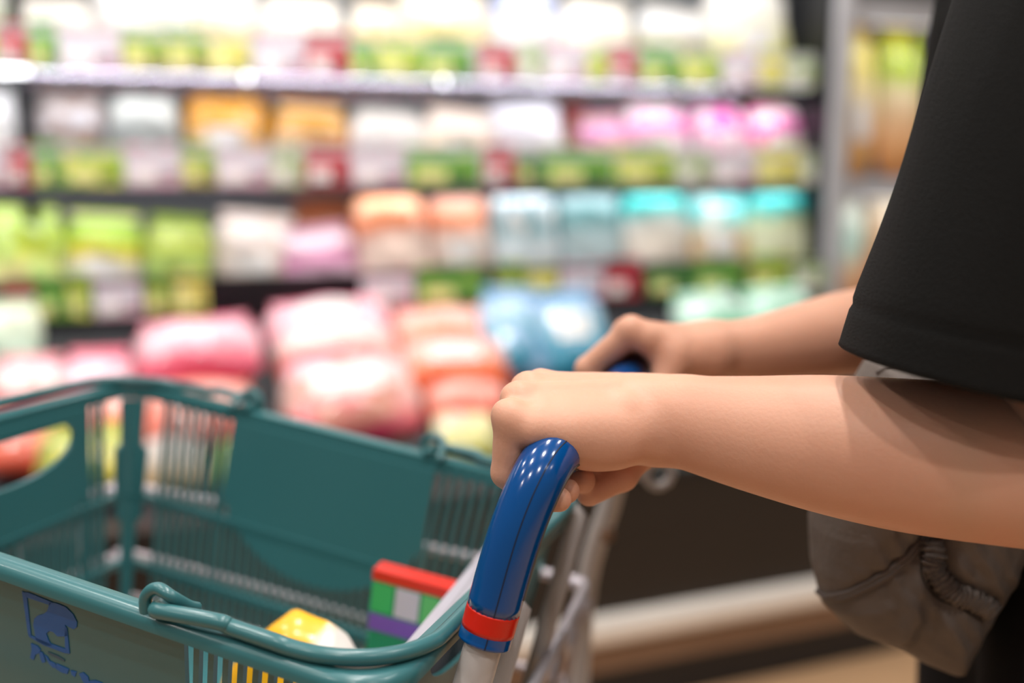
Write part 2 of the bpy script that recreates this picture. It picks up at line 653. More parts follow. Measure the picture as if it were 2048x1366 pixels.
def bagmat(stops, patch=None, rough=0.3, coat=0.35, wob=0.12):
    key = (tuple(stops), patch, rough, coat, wob)
    if key not in _c:
        _c[key] = print_mat('pack_print', [(p, srgb(*c)) for p, c in stops], rough, coat, wob, patch=None if patch is None else srgb(*patch), seed=len(_c) * 3.7)
    return _c[key]


def pillow_fn(w, h, t, sd, taper=0.0):
    ph = [random.Random(sd * 13 + i).uniform(0, 6.28) for i in range(6)]

    def f(u, v, side):
        bulge = max(0.0, (1 - abs(u) ** 2.4)) ** 0.6 * max(0.0, (1 - abs(v) ** 3.0)) ** 0.55
        wr = 0.12 * math.sin(5.1 * u + ph[0] + 2 * v) * math.sin(4.3 * v + ph[1]) + 0.05 * math.sin(9 * u - 3 * v + ph[2]) * abs(v) ** 2 + 0.05 * math.sin(11 * v + ph[3]) * abs(u) ** 2
        x = u * w / 2 * (1 - 0.05 * (1 - v * v) + 0.015 * math.sin(7 * v + ph[4]))
        x *= 1 - 0.20 * abs(v) ** 5
        z = v * h / 2 * (1 - 0.04 * (1 - u * u)) * (1 - 0.14 * abs(u) ** 5)
        if taper and v > 0.1:
            x *= 1 - taper * (v - 0.1) / 0.9
        y = side * t / 2 * (bulge * (1 + wr) + 0.015)
        return Vector((x, y, z))
    return f


def pack(name, label, cat, group, Mx, w, h, t, m, sd, sticker=None, seal=True, sealmat=None, stick_rect=(-0.45, 0.35, -0.5, 0.0), taper=0.0):
    """a sealed film pack: bulging body, crimped seal strip, stuck-on label; stands on its bottom edge at the origin of Mx"""
    root = empty(name, matrix=Mx, label=label, cat=cat, group=group)
    f = pillow_fn(w, h, t, sd, taper)
    nu, nv = 12, 14
    v, fc = [], []
    for side in (-1, 1):
        base = len(v)
        for j in range(nv + 1):
            for i in range(nu + 1):
                p = f(-1 + 2 * i / nu, -1 + 2 * j / nv, side)
                v.append(p + Vector((0, 0, h / 2)))
        for j in range(nv):
            for i in range(nu):
                a = base + j * (nu + 1) + i
                q = (a, a + 1, a + nu + 2, a + nu + 1)
                fc.append(q if side < 0 else tuple(reversed(q)))
    n1 = (nu + 1) * (nv + 1)
    for i in range(nu):
        fc.append((i + 1, i, n1 + i, n1 + i + 1))
        a = nv * (nu + 1) + i
        fc.append((a, a + 1, n1 + a + 1, n1 + a))
    for j in range(nv):
        a = j * (nu + 1)
        fc.append((a, a + nu + 1, n1 + a + nu + 1, n1 + a))
        b = a + nu
        fc.append((b + nu + 1, b, n1 + b, n1 + b + nu + 1))
    fb = mesh_obj('film_body', v, fc, m, root, True)
    if seal:
        mm = MB()
        k = 24
        top, bot = [], []
        rs = []
        for i in range(k + 1):
            x = (-0.5 + i / k) * w * 0.80
            y = 0.0035 * (1 if i % 2 else -1)
            rs.append([Vector((x, y - 0.001, h * 0.985)), Vector((x, y + 0.001, h * 0.985)), Vector((x, y * 1.4 + 0.001, h * 0.985 + 0.02)), Vector((x, y * 1.4 - 0.001, h * 0.985 + 0.02))])
        mm.loft(rs)
        mm.build('seal_strip', sealmat or m, root)
    if sticker is not None:
        u0, u1, v0, v1 = stick_rect
        k = 6
        v, fc = [], []
        for j in range(k + 1):
            for i in range(k + 1):
                p = f(u0 + (u1 - u0) * i / k, v0 + (v1 - v0) * j / k, -1)
                v.append(p + Vector((0, -0.0018, h / 2)))
        for j in range(k):
            for i in range(k):
                a = j * (k + 1) + i
                fc.append((a, a + 1, a + k + 2, a + k + 1))
        mesh_obj('sticker', v, fc, sticker, fb, True)
    return root


def tray_pack(name, label, cat, group, Mx, w, h, t, m, sd, tray_m, sticker=None):
    """film-wrapped tray: rounded mound over a shallow tray, tilted up to the front"""
    root = empty(name, matrix=Mx, label=label, cat=cat, group=group)
    mm = MB()
    rings = []
    r_ = random.Random(sd)
    for k in range(7):
        q = k / 6
        e = 1 - 0.35 * q ** 2.4
        z = h * (0.25 + 0.75 * math.sin(q * math.pi / 2))
        if k == 0:
            z = h * 0.2
        ring = []
        for i in range(24):
            a = 2 * math.pi * i / 24
            ca, sa = math.cos(a), math.sin(a)
            x = math.copysign(abs(ca) ** 0.45, ca) * w / 2 * e
            y = math.copysign(abs(sa) ** 0.45, sa) * t / 2 * e
            ring.append(Vector((x, y, z * (1 + 0.05 * r_.uniform(-1, 1)))))
        rings.append(ring)
    mm.loft(rings)
    mm.build('film_body', m, root, smooth=True)
    mm = MB()
    mm.loft([[Vector((math.copysign(abs(math.cos(a)) ** 0.4, math.cos(a)) * w / 2 * e, math.copysign(abs(math.sin(a)) ** 0.4, math.sin(a)) * t / 2 * e, z)) for a in [2 * math.pi * i / 24 for i in range(24)]] for e, z in ((0.86, 0), (1.0, h * 0.24), (1.04, h * 0.26), (1.04, h * 0.29), (0.95, h * 0.29))])
    mm.build('tray', tray_m, root, autosmooth=40)
    if sticker is not None:
        mm = MB()
        mm.bevbox((-w * 0.22, -t * 0.24, h * 0.985), (w * 0.22, t * 0.14, h * 1.03), 0.003)
        mm.build('sticker', sticker, root)
    return root


W_ = (240, 238, 234)
ORD = ['first', 'second', 'third', 'fourth', 'fifth', 'sixth', 'seventh', 'eighth', 'ninth', 'tenth', 'eleventh', 'twelfth', 'thirteenth', 'fourteenth', 'fifteenth', 'sixteenth', 'seventeenth', 'eighteenth', 'nineteenth', 'twentieth', 'twenty-first', 'twenty-second']
SHN = {1: 'top', 2: 'second', 3: 'third'}


def shelf_pack(row, x0, x1, ytop, n, desc, stops, patch=None, kind='bag', sticker=None, t=None, lean=8, yaw=0, zoff=0.0, idx=0, wob=0.12, name='produce_bag'):
    nn, z = SH[row]
    ym = {1: 60, 2: 260, 3: 470}[row]
    s0 = on_case(x0, ym, n)[0]
    s1 = on_case(x1, ym, n)[0]
    zt = on_case((x0 + x1) / 2, ytop, n)[1]
    zb = z + 0.028 + zoff
    w = (s1 - s0) * 1.10
    h = max(0.05, (zt - zb) / math.cos(math.radians(lean)))
    t = t or min(0.16, max(0.07, 0.45 * w))
    Mx = CASE @ Matrix.Translation(((s0 + s1) / 2, n - t * 0.5, zb)) @ Matrix.Rotation(math.pi + math.radians(yaw), 4, 'Z') @ Matrix.Rotation(math.radians(lean), 4, 'X')
    # local -y faces the aisle after the half turn; flip so that the front sheet looks out
    Mx = CASE @ Matrix.Translation(((s0 + s1) / 2, n - t * 0.5 - 0.005, zb)) @ Matrix(((1, 0, 0, 0), (0, -1, 0, 0), (0, 0, 1, 0), (0, 0, 0, 1))) @ Matrix.Rotation(math.radians(yaw), 4, 'Z') @ Matrix.Rotation(math.radians((idx * 53 + row * 29) % 13 - 6), 4, 'Y') @ Matrix.Rotation(-math.radians(lean), 4, 'X')
    m = bagmat(stops, patch, wob=wob)
    lab = f'{desc}, {SHN[row]} shelf, {ORD[idx]} pack from left'
    grp = f'packs on the {SHN[row]} shelf'
    if kind == 'bag':
        return pack(name, lab, 'bag', grp, Mx, w, h, t, m, idx + row * 40, sticker)
    return tray_pack('produce_tray', lab, 'tray pack', grp, Mx, w, h, max(t, 0.12), m, idx + row * 40, M['sticker'] if kind == 'tray' else M['case_black'], sticker)


stk = M['sticker']
# top shelf: mostly white and cream bags in full light
row1 = [
    (-110, 15, -40, 'white bag with a pale green print', [(0, W_), (0.5, (214, 222, 190)), (1, W_)], None),
    (15, 185, 5, 'cream white bag', [(0, (240, 226, 204)), (0.5, (246, 240, 228)), (1, W_)], None),
    (190, 385, -60, 'tall plain white bag', [(0, (245, 240, 236)), (1, (250, 248, 246))], None),
    (392, 512, -70, 'white bag with a yellow corner print', [(0, (238, 236, 232)), (0.28, (240, 205, 120)), (0.42, (246, 242, 236)), (1, W_)], None),
    (520, 690, 0, 'rounded white bag with a cream base', [(0, (242, 222, 196)), (0.5, (246, 240, 228)), (1, W_)], None),
    (705, 800, 10, 'cream bag with yellow print', [(0, (240, 230, 220)), (0.45, (238, 206, 130)), (0.8, (246, 240, 226)), (1, W_)], None),
    (802, 985, -20, 'wide yellow and cream bag', [(0, (240, 232, 220)), (0.4, (242, 214, 150)), (0.75, (250, 240, 220)), (1, W_)], None),
    (990, 1125, -30, 'white bag with a lilac blue top', [(0, (242, 236, 226)), (0.5, (236, 236, 244)), (0.75, (176, 186, 226)), (1, (206, 214, 240))], None),
    (1130, 1275, 5, 'rounded white bag with faint yellow print', [(0, (244, 234, 220)), (0.5, (248, 240, 220)), (1, W_)], None),
    (1285, 1440, 20, 'grey beige bag with a white highlight painted on its top', [(0, (226, 220, 208)), (0.5, (190, 180, 160)), (0.8, (222, 226, 230)), (1, W_)], None),  # white upper stops paint a highlight into the pack colour
    (1455, 1610, -50, 'tall white bag with a lime yellow base', [(0, (206, 214, 130)), (0.35, (232, 230, 170)), (0.6, (244, 242, 232)), (1, W_)], None),
]
for i, (a, b, yt, d, st, pt) in enumerate(row1):
    shelf_pack(1, a, b, yt, R1 - 0.06 - 0.02 * (i % 2), d, st, pt, idx=i, sticker=stk if i % 3 == 1 else None)
row2 = [
    (-90, 30, 190, 'white pack', [(0, W_), (1, (226, 226, 230))], None, 'bag'),
    (62, 205, 195, 'clear grey pack of brownish roots', [(0, (214, 196, 180)), (0.4, (176, 158, 148)), (0.7, (196, 196, 204)), (1, (216, 200, 190))], (170, 140, 126), 'bag'),
    (210, 350, 190, 'pale grey clear pack', [(0, (198, 200, 196)), (0.5, (160, 166, 164)), (1, (202, 204, 196))], None, 'bag'),
    (362, 535, 182, 'amber bag with a cream base', [(0, (242, 220, 200)), (0.36, (240, 214, 176)), (0.52, (222, 158, 26)), (0.8, (206, 138, 10)), (1, (196, 150, 50))], None, 'bag'),
    (545, 695, 215, 'smaller amber bag with a cream base', [(0, (240, 222, 206)), (0.4, (232, 206, 170)), (0.62, (212, 146, 22)), (1, (190, 140, 40))], None, 'bag'),
    (702, 850, 225, 'white and grey clear pack', [(0, (226, 222, 226)), (0.5, (232, 224, 216)), (1, (150, 146, 136))], None, 'tray'),
    (852, 995, 228, 'peach domed pack', [(0, (230, 222, 222)), (0.4, (240, 212, 186)), (1, (226, 216, 206))], None, 'bag'),
    (1002, 1150, 190, 'lilac white bag', [(0, (240, 226, 216)), (0.4, (232, 226, 230)), (1, (206, 206, 218))], None, 'bag'),
    (1142, 1205, 190, 'small dark red brown pack', [(0, (236, 220, 206)), (0.35, (226, 170, 120)), (0.6, (160, 60, 36)), (1, (120, 28, 40))], None, 'bag'),
    (1180, 1275, 238, 'small magenta and peach pack', [(0, (240, 214, 180)), (0.5, (236, 196, 180)), (0.7, (232, 120, 196)), (1, (224, 200, 210))], None, 'bag'),
    (1278, 1400, 212, 'white bag with pink print', [(0, (240, 224, 200)), (0.4, (240, 220, 226)), (0.7, (240, 130, 190)), (1, (226, 210, 220))], W_, 'bag'),
    (1405, 1520, 205, 'magenta and white bag', [(0, (236, 226, 226)), (0.4, (244, 200, 214)), (0.6, (240, 70, 176)), (1, (240, 110, 190))], W_, 'bag'),
    (1524, 1645, 210, 'hot pink bag with an orange side', [(0, (240, 200, 120)), (0.3, (240, 210, 170)), (0.5, (242, 80, 178)), (1, (240, 120, 190))], W_, 'bag'),
]
for i, (a, b, yt, d, st, pt, kd) in enumerate(row2):
    shelf_pack(2, a, b, yt, R2 - 0.06 - 0.03 * (i % 2) - (0.12 if a == 1142 else 0), d, st, pt, kind=kd, idx=i, lean=14, sticker=stk if i in (3, 6, 10) else None)
row3 = [
    (-60, 108, 428, 'lime pack with a yellow band', [(0, (236, 232, 190)), (0.35, (240, 236, 160)), (0.6, (196, 216, 70)), (1, (150, 190, 40))], (190, 220, 130), 'bag'),
    (112, 272, 440, 'lime and white bag with a yellow spot', [(0, (240, 226, 220)), (0.4, (240, 238, 226)), (0.55, (244, 220, 60)), (0.7, (200, 226, 90)), (1, (150, 196, 40))], None, 'bag'),
    (278, 412, 448, 'olive green bag', [(0, (120, 150, 80)), (0.4, (150, 176, 100)), (0.7, (186, 206, 90)), (1, (150, 170, 60))], None, 'bag'),
    (415, 585, 440, 'bulging cream white bag', [(0, (226, 204, 196)), (0.4, (232, 218, 210)), (0.8, (240, 232, 226)), (1, (226, 220, 216))], (226, 200, 178), 'bag'),
    (575, 722, 468, 'pink and lilac bag', [(0, (206, 176, 190)), (0.3, (220, 190, 204)), (0.55, (206, 120, 170)), (0.8, (240, 210, 222)), (1, (240, 216, 226))], None, 'bag'),
    (600, 735, 408, 'orange brown pack behind the pink bag', [(0, (214, 150, 120)), (0.6, (206, 120, 70)), (1, (176, 96, 60))], None, 'bag'),
    (728, 870, 384, 'orange topped cream bag', [(0, (232, 204, 190)), (0.5, (238, 214, 200)), (0.68, (226, 120, 60)), (0.85, (240, 180, 140)), (1, (236, 150, 90))], None, 'bag'),
    (872, 1000, 388, 'peach and cream bag', [(0, (226, 196, 184)), (0.5, (236, 216, 204)), (0.7, (226, 130, 76)), (1, (236, 190, 170))], None, 'bag'),
    (1004, 1130, 372, 'grey teal clear bag with white print', [(0, (150, 170, 176)), (0.35, (210, 220, 226)), (0.6, (130, 176, 184)), (1, (170, 180, 186))], W_, 'bag'),
    (1132, 1265, 366, 'pale teal clear bag', [(0, (140, 176, 176)), (0.35, (200, 220, 224)), (0.65, (96, 150, 150)), (1, (176, 200, 204))], None, 'bag'),
    (1270, 1395, 368, 'turquoise topped bag with a cream front', [(0, (214, 200, 196)), (0.4, (230, 220, 206)), (0.62, (220, 226, 220)), (0.72, (40, 186, 180)), (1, (60, 196, 190))], None, 'bag'),
    (1397, 1520, 385, 'turquoise white bag with orange spot', [(0, (220, 210, 206)), (0.4, (236, 190, 110)), (0.58, (226, 230, 216)), (0.7, (90, 206, 200)), (1, (150, 226, 226))], W_, 'bag'),
    (1522, 1648, 370, 'turquoise bag with a pale green front', [(0, (196, 206, 130)), (0.4, (226, 230, 200)), (0.6, (214, 226, 180)), (0.7, (20, 176, 170)), (1, (40, 186, 184))], None, 'bag'),
]
for i, (a, b, yt, d, st, pt, kd) in enumerate(row3):
    shelf_pack(3, a, b, yt, R3 - 0.05 - 0.03 * (i % 2) - (0.16 if 'behind' in d else 0), d, st, pt, kind=kd, idx=i, lean=10, sticker=stk if i in (1, 3, 7, 11) else None, zoff=0.0)

# right-hand rack packs
rk = [(1712, 1795, 45, 362, 0, 'tall yellow and orange pouch', [(0, (236, 160, 60)), (0.3, (236, 190, 130)), (0.55, (240, 222, 176)), (0.75, (226, 206, 90)), (1, (236, 216, 130))]),
      (1797, 1885, 40, 362, 0, 'tall lime yellow and orange pouch', [(0, (236, 150, 50)), (0.3, (240, 190, 140)), (0.55, (240, 222, 180)), (0.72, (170, 196, 50)), (1, (214, 216, 60))]),
      (1887, 1975, 40, 362, 0, 'lime pouch half hidden by the black sleeve', [(0, (226, 140, 50)), (0.5, (230, 210, 150)), (1, (160, 196, 30))]),
      (1708, 1790, 385, 640, 0, 'pale teal pouch with an orange base', [(0, (206, 120, 90)), (0.35, (226, 176, 130)), (0.6, (176, 206, 190)), (1, (220, 214, 190))]),
      (1792, 1880, 380, 640, 0, 'orange pouch with a cream top', [(0, (206, 110, 80)), (0.4, (226, 160, 110)), (1, (226, 214, 180))])]
for i, (a, b, yt, yb, n, d, st) in enumerate(rk):
    s0 = on_case(a, 200, -0.06)[0]
    s1 = on_case(b, 200, -0.06)[0]
    zb = on_case(1740, yb if yb == 362 else 660, 0.0)[1]
    zt = on_case(1740, yt, -0.06)[1]
    Mx = CASE @ Matrix.Translation(((s0 + s1) / 2, -0.16, zb)) @ Matrix(((1, 0, 0, 0), (0, -1, 0, 0), (0, 0, 1, 0), (0, 0, 0, 1))) @ Matrix.Rotation(-0.08, 4, 'X')
    pack('snack_pouch', d + (' on the upper rack shelf' if yb == 362 else ' on the lower rack shelf'), 'pouch', 'pouches on the right rack', Mx, s1 - s0, zt - zb, 0.1, bagmat(st), 300 + i, stk if i == 0 else None)

# ------------------------------------------------------------------ price cards on the ticket rails
G = (84, 140, 62)
cards = {
    1: [(-70, -8, 'lime'), (0, 56, 'red'), (60, 116, 'green'), (122, 240, 'white'), (246, 330, 'greeny'), (334, 418, 'greeny'), (424, 500, 'yellow'), (512, 608, 'white'), (612, 698, 'red'), (702, 750, 'green'), (754, 846, 'lime'), (850, 944, 'green'), (962, 1030, 'red'), (1036, 1090, 'pale'), (1094, 1170, 'white'), (1176, 1216, 'lime'), (1220, 1274, 'red'), (1282, 1360, 'green'), (1364, 1442, 'lime'), (1452, 1516, 'white'), (1520, 1570, 'yellow'), (1574, 1632, 'pale')],
    2: [(-40, 10, 'white'), (14, 62, 'red'), (66, 122, 'green'), (126, 246, 'lime'), (252, 358, 'white'), (364, 430, 'greeny'), (436, 538, 'white'), (544, 608, 'pale'), (612, 700, 'red'), (706, 806, 'white'), (814, 960, 'green'), (972, 1030, 'red'), (1034, 1084, 'darkgreen'), (1088, 1228, 'green'), (1234, 1348, 'lime'), (1354, 1424, 'pale'), (1430, 1510, 'white'), (1516, 1600, 'yellow'), (1604, 1652, 'pale')],
    3: [(0, 66, 'red'), (70, 128, 'green'), (132, 180, 'lime'), (186, 282, 'white'), (290, 344, 'greeny'), (348, 412, 'yellow'), (724, 828, 'white'), (834, 968, 'green'), (992, 1052, 'greeny'), (1056, 1116, 'yellow'), (1122, 1208, 'white'), (1212, 1282, 'red'), (1296, 1388, 'darkgreen'), (1392, 1486, 'green'), (1502, 1580, 'lime'), (1586, 1660, 'pale')],
}
CC = {'red': ('red', [(0, (180, 60, 70)), (0.5, (206, 60, 76)), (1, (170, 40, 60))], (150, 70, 70)),
      'green': ('green', [(0, (70, 120, 60)), (0.5, (96, 166, 66)), (1, (70, 146, 60))], (150, 190, 80)),
      'greeny': ('green and yellow', [(0, (150, 110, 80)), (0.4, (140, 180, 70)), (1, (80, 150, 60))], (206, 206, 100)),
      'lime': ('lime green', [(0, (110, 160, 60)), (0.5, (176, 206, 70)), (1, (130, 180, 60))], (226, 220, 120)),
      'darkgreen': ('dark green', [(0, (40, 80, 50)), (0.5, (60, 120, 60)), (1, (60, 110, 60))], (110, 150, 70)),
      'yellow': ('yellow', [(0, (200, 200, 80)), (0.5, (236, 222, 110)), (1, (200, 206, 90))], (240, 236, 170)),
      'white': ('lilac white', [(0, (226, 196, 206)), (0.4, (226, 216, 226)), (1, (226, 224, 236))], (226, 150, 170)),
      'pale': ('pale green and white', [(0, (206, 206, 170)), (0.5, (220, 226, 196)), (1, (196, 210, 180))], (150, 176, 110))}
for row, lst in cards.items():
    n, z = SH[row]
    cm = MB()
    for i, (a, b, c) in enumerate(lst):
        s0 = on_case(a, {1: 130, 2: 330, 3: 565}[row], n)[0]
        s1 = on_case(b, {1: 130, 2: 330, 3: 565}[row], n)[0]
        w = s1 - s0
        nm, st, pt = CC[c]
        hgt = 0.098 + 0.006 * ((i * 7) % 3)
        root = empty('price_card', matrix=CASE @ Matrix.Translation(((s0 + s1) / 2, n - 0.001, z - 0.002)) @ Matrix.Rotation(math.radians(6), 4, 'X'),
                     label=f'{nm} price card on the {SHN[row]} shelf edge, {ORD[i]} card from the left', cat='price card', group=f'price cards on the {SHN[row]} shelf')
        mm = MB(); mm.box((-w / 2, 0.0, 0), (w / 2, 0.003, hgt)); cd_ = mm.build('card', bagmat(st, pt, 0.45, 0.1, 0.16), root)
        mm = MB(); mm.box((-w * 0.40, 0.003, hgt * 0.10), (w * 0.05, 0.0042, hgt * 0.42)); mm.build('price_field', M['sticker'] if c in ('white', 'red', 'pale') else bagmat([(0, (226, 220, 130)), (1, (236, 232, 170))], None, 0.45, 0.1, 0.1), cd_)
        mm = MB()
        for q in range(3):
            mm.box((w * 0.1, 0.003, hgt * (0.15 + 0.09 * q)), (w * 0.40, 0.004, hgt * (0.19 + 0.09 * q)))
        mm.build('print_lines', M['bag_dark'], cd_)

# ------------------------------------------------------------------ bags heaped in the deep well
PINK = [(0, (214, 50, 96)), (0.25, (232, 110, 130)), (0.5, (240, 200, 210)), (0.72, (238, 170, 184)), (0.9, (222, 60, 110)), (1, (206, 30, 90))]
PINK2 = [(0, (206, 50, 96)), (0.25, (224, 130, 126)), (0.5, (238, 214, 206)), (0.75, (238, 190, 200)), (1, (216, 50, 104))]
SALM = [(0, (222, 84, 60)), (0.4, (234, 124, 100)), (0.7, (240, 180, 164)), (1, (228, 96, 80))]
ORNG = [(0, (214, 66, 20)), (0.35, (232, 110, 50)), (0.65, (240, 190, 176)), (1, (232, 96, 90))]
BLUE = [(0, (30, 120, 150)), (0.4, (60, 150, 180)), (0.7, (170, 206, 226)), (1, (80, 130, 190))]
GRNW = [(0, (60, 150, 90)), (0.4, (120, 200, 160)), (0.7, (206, 230, 220)), (1, (60, 170, 100))]
YELG = [(0, (190, 190, 80)), (0.5, (230, 222, 150)), (1, (226, 200, 170))]
well = [  # x0 x1 ytop ybot  n  lean  desc  stops patch
    (255, 535, 668, 770, 0.36, 55, 'pink and white bag left of the double pink stack in the well', PINK, None),
    (525, 800, 622, 700, 0.22, 50, 'rear pink bag at the crest of the heap in the well', PINK, None),
    (545, 812, 668, 762, 0.34, 55, 'white fronted pink bag in the middle of the heap in the well', PINK2, None),
    (560, 865, 735, 890, 0.47, 48, 'large pink bag lowest at the front of the heap in the well', PINK2, (206, 140, 120)),
    (785, 1010, 640, 730, 0.25, 52, 'orange and pink bag beside the blue bag in the well', ORNG, None),
    (800, 1040, 700, 800, 0.38, 50, 'bright orange bag in front of the pink orange bag in the well', ORNG, None),
    (855, 1030, 780, 850, 0.46, 45, 'flat salmon bag below the bright orange bag in the well', SALM, None),
    (870, 1010, 838, 925, 0.53, 40, 'pale yellow green bag beside the near hand in the well', YELG, (206, 206, 200)),
    (968, 1110, 598, 760, 0.30, 35, 'blue bag behind the far hand in the well', BLUE, (170, 200, 236)),
    (1090, 1245, 602, 760, 0.30, 35, 'teal blue bag right behind the far knuckles in the well', BLUE, None),
    (1370, 1520, 602, 700, 0.28, 40, 'mint green and white bag above the far wrist in the well', GRNW, (220, 236, 230)),
    (1510, 1660, 592, 690, 0.26, 40, 'dark green bag beside the sleeve in the well', GRNW, None),
    (-60, 85, 618, 760, 0.30, 25, 'pale mint carton bag at the left end of the well', [(0, (150, 200, 190)), (0.5, (190, 214, 190)), (1, (226, 226, 196))], None),
    (-40, 130, 740, 830, 0.44, 50, 'red and pink bag low at the left end of the well', PINK2, None),
    (110, 262, 728, 820, 0.42, 52, 'pink bag with a red top seen over the basket corner', PINK, None),
    (-60, 110, 840, 950, 0.52, 45, 'salmon bag seen through the grip hole of the basket', SALM, None),
    (120, 270, 800, 915, 0.50, 48, 'salmon red bag seen through the front bars of the basket', SALM, None),
    (275, 520, 790, 905, 0.50, 48, 'salmon pink bag seen through the side bars of the basket', SALM, (226, 170, 160)),
    (420, 560, 880, 985, 0.56, 40, 'green leafy pack low at the edge of the well', [(0, (90, 120, 50)), (0.5, (120, 150, 60)), (1, (150, 170, 80))], None),
    (60, 270, 885, 985, 0.57, 40, 'yellow and green pack low at the edge of the well', [(0, (230, 210, 70)), (0.5, (220, 210, 110)), (1, (150, 180, 80))], (120, 150, 70)),
    (280, 420, 890, 985, 0.57, 40, 'grey and amber pack low at the edge of the well', [(0, (190, 150, 80)), (0.5, (190, 180, 170)), (1, (200, 190, 186))], None),
]
wellp = []
for i, (a, b, yt, yb, n, ln, d, st, pt) in enumerate(well):
    ym = (yt + yb) / 2
    s0 = on_case(a, ym, n)[0]
    s1 = on_case(b, ym, n)[0]
    zt = on_case((a + b) / 2, yt, n)[1]
    zb = on_case((a + b) / 2, yb, n)[1]
    w = s1 - s0
    h = (zt - zb) / math.cos(math.radians(ln)) * 1.0
    t = min(0.13, 0.42 * w)
    wellp.append((n, max(zb, 0.47) - 0.36 * t * math.sin(math.radians(ln))))
    Mx = CASE @ Matrix.Translation(((s0 + s1) / 2, n, max(zb, 0.47))) @ Matrix(((1, 0, 0, 0), (0, -1, 0, 0), (0, 0, 1, 0), (0, 0, 0, 1))) @ Matrix.Rotation(math.radians((i * 37) % 9 - 4), 4, 'Y') @ Matrix.Rotation(-math.radians(ln), 4, 'X')
    pack('produce_bag', d, 'bag', 'bags heaped in the well', Mx, w, h, t, bagmat(st, pt, 0.22, 0.6), 400 + i, stk if i in (1, 3, 5, 9) else None, stick_rect=(-0.5, 0.4, -0.2, 0.35))

# sloping black tray that the heap lies on
fit = np.polyfit([p[0] for p in wellp], [p[1] for p in wellp], 1)


def tz(n):
    return max(0.462, float(np.polyval(fit, n)) - 0.012)


m = MB()
ns = [-0.05, 0.10, 0.25, 0.40, 0.55, 0.66]
m.loft([[Vector((s_, n_, tz(n_))) for n_ in ns] + [Vector((s_, 0.66, 0.461)), Vector((s_, -0.05, 0.461))] for s_ in (S0 + 0.01, S1 - 0.01)])
m.build('sloping_tray', M['case_black'], case)

# ================================================================== SHOPPING BASKET
U = Vector((-0.9277, 0.3497, 0.1308)).normalized()      # from the handle end to the front end
V = Vector((0.3545, 0.9351, -0.014)).normalized()          # from the near side to the far side
V = (V - U * V.dot(U)).normalized()
NN = U.cross(V)
if NN.z < 0:
    NN = -NN
BO = Vector((-0.0656, 0.4659, 0.8879)) - NN * 0.001
BM = Matrix(((U.x, V.x, NN.x, BO.x), (U.y, V.y, NN.y, BO.y), (U.z, V.z, NN.z, BO.z), (0, 0, 0, 1)))
basket = empty('shopping_basket', matrix=BM, label='sea green plastic shopping basket with folded bail handles', cat='basket')
BL, BW, BD = 0.464, 0.350, 0.215
TAP = 0.030          # inward slope of the walls over the depth
RAD = 0.034


def rrect(inset, z, rad=None, n=8):
    r = (RAD if rad is None else rad) - inset * 0.6
    r = max(r, 0.012)
    pts = []
    x0, x1, y0, y1 = inset, BL - inset, inset, BW - inset
    for cx, cy, a0 in ((x1 - r, y1 - r, 0), (x0 + r, y1 - r, 90), (x0 + r, y0 + r, 180), (x1 - r, y0 + r, 270)):
        for k in range(n + 1):
            a = math.radians(a0 + 90 * k / n)
            pts.append(Vector((cx + r * math.cos(a), cy + r * math.sin(a), z)))
    return pts


# rim: flat lip turned down at the outside
prof = [(0.008, 0.004), (0.003, 0.0056), (-0.002, 0.0056), (-0.0055, 0.004), (-0.0066, 0.0), (-0.0066, -0.004), (-0.005, -0.0046), (-0.005, 0.0), (-0.002, 0.002), (0.005, 0.001), (0.0065, -0.007), (0.0088, -0.007)]
mb = MB()
cols = [rrect(i, z) for i, z in prof]
mb.loft([[c[k] for c in cols] for k in range(len(cols[0]))], closed_path=True)
mb.build('rim', M['basket'], basket, autosmooth=55)
WI = 0.0085           # wall starts this far inside


def wall_inset(z):
    return WI + TAP * (-z) / BD


# base plate with its ribs
mb = MB()
mb.loft([rrect(wall_inset(-BD), -BD - 0.003, 0.06), rrect(wall_inset(-BD), -BD, 0.06)])
mb.build('base', M['basket'], basket)
for z, wdt in ((-0.100, 0.007), (-0.165, 0.007), (-BD + 0.006, 0.012)):
    cols = [rrect(wall_inset(z) + dx, z + dz) for dx, dz in ((-0.003, -wdt / 2), (0.003, -wdt / 2), (0.003, wdt / 2), (-0.003, wdt / 2))]
    mb = MB(); mb.loft([[c[k] for c in cols] for k in range(len(cols[0]))], closed_path=True)
    mb.build('wall_rib', M['basket'], basket)
# corner posts: curved strips following the rounded corner
corner_idx = 9
for ci in range(4):
    mb = MB()
    rings = []
    for z in (-0.008, -0.05, -0.055, -0.12, -0.125, -BD):
        wide = 3 if z > -0.052 else (5 if z > -0.122 else 3)
        w0 = rrect(wall_inset(z) - 0.0022, z)
        w1 = rrect(wall_inset(z) + 0.0022, z)
        base = ci * corner_idx
        mid = 4
        ks = [base + mid + (k - 2) * wide / 3.0 for k in range(5)]

        def smp(W, q):
            i0 = int(math.floor(q)); fr = q - i0
            return W[i0].lerp(W[min(i0 + 1, base + 8)], fr)
        rings.append([smp(w0, q) for q in ks] + [smp(w1, q) for q in reversed(ks)])
    mb.loft(rings)
    mb.build('corner_post', M['basket'], basket)


def panel_bottom(t, half, deep, flat):
    """depth of the solid panel at signed distance t from its middle"""
    q = abs(t) / half
    if q >= 1:
        return 0
    return -(flat + (deep - flat) * (1 - q ** 2.2) ** 0.7)


def wall_point(sidek, t, z, off=0.0):
    """point on a wall: sidek 0 near, 1 far, 2 rear, 3 front; t along it"""
    i = wall_inset(z) + off
    return {0: Vector((t, i, z)), 1: Vector((t, BW - i, z)), 2: Vector((i, t, z)), 3: Vector((BL - i, t, z))}[sidek]


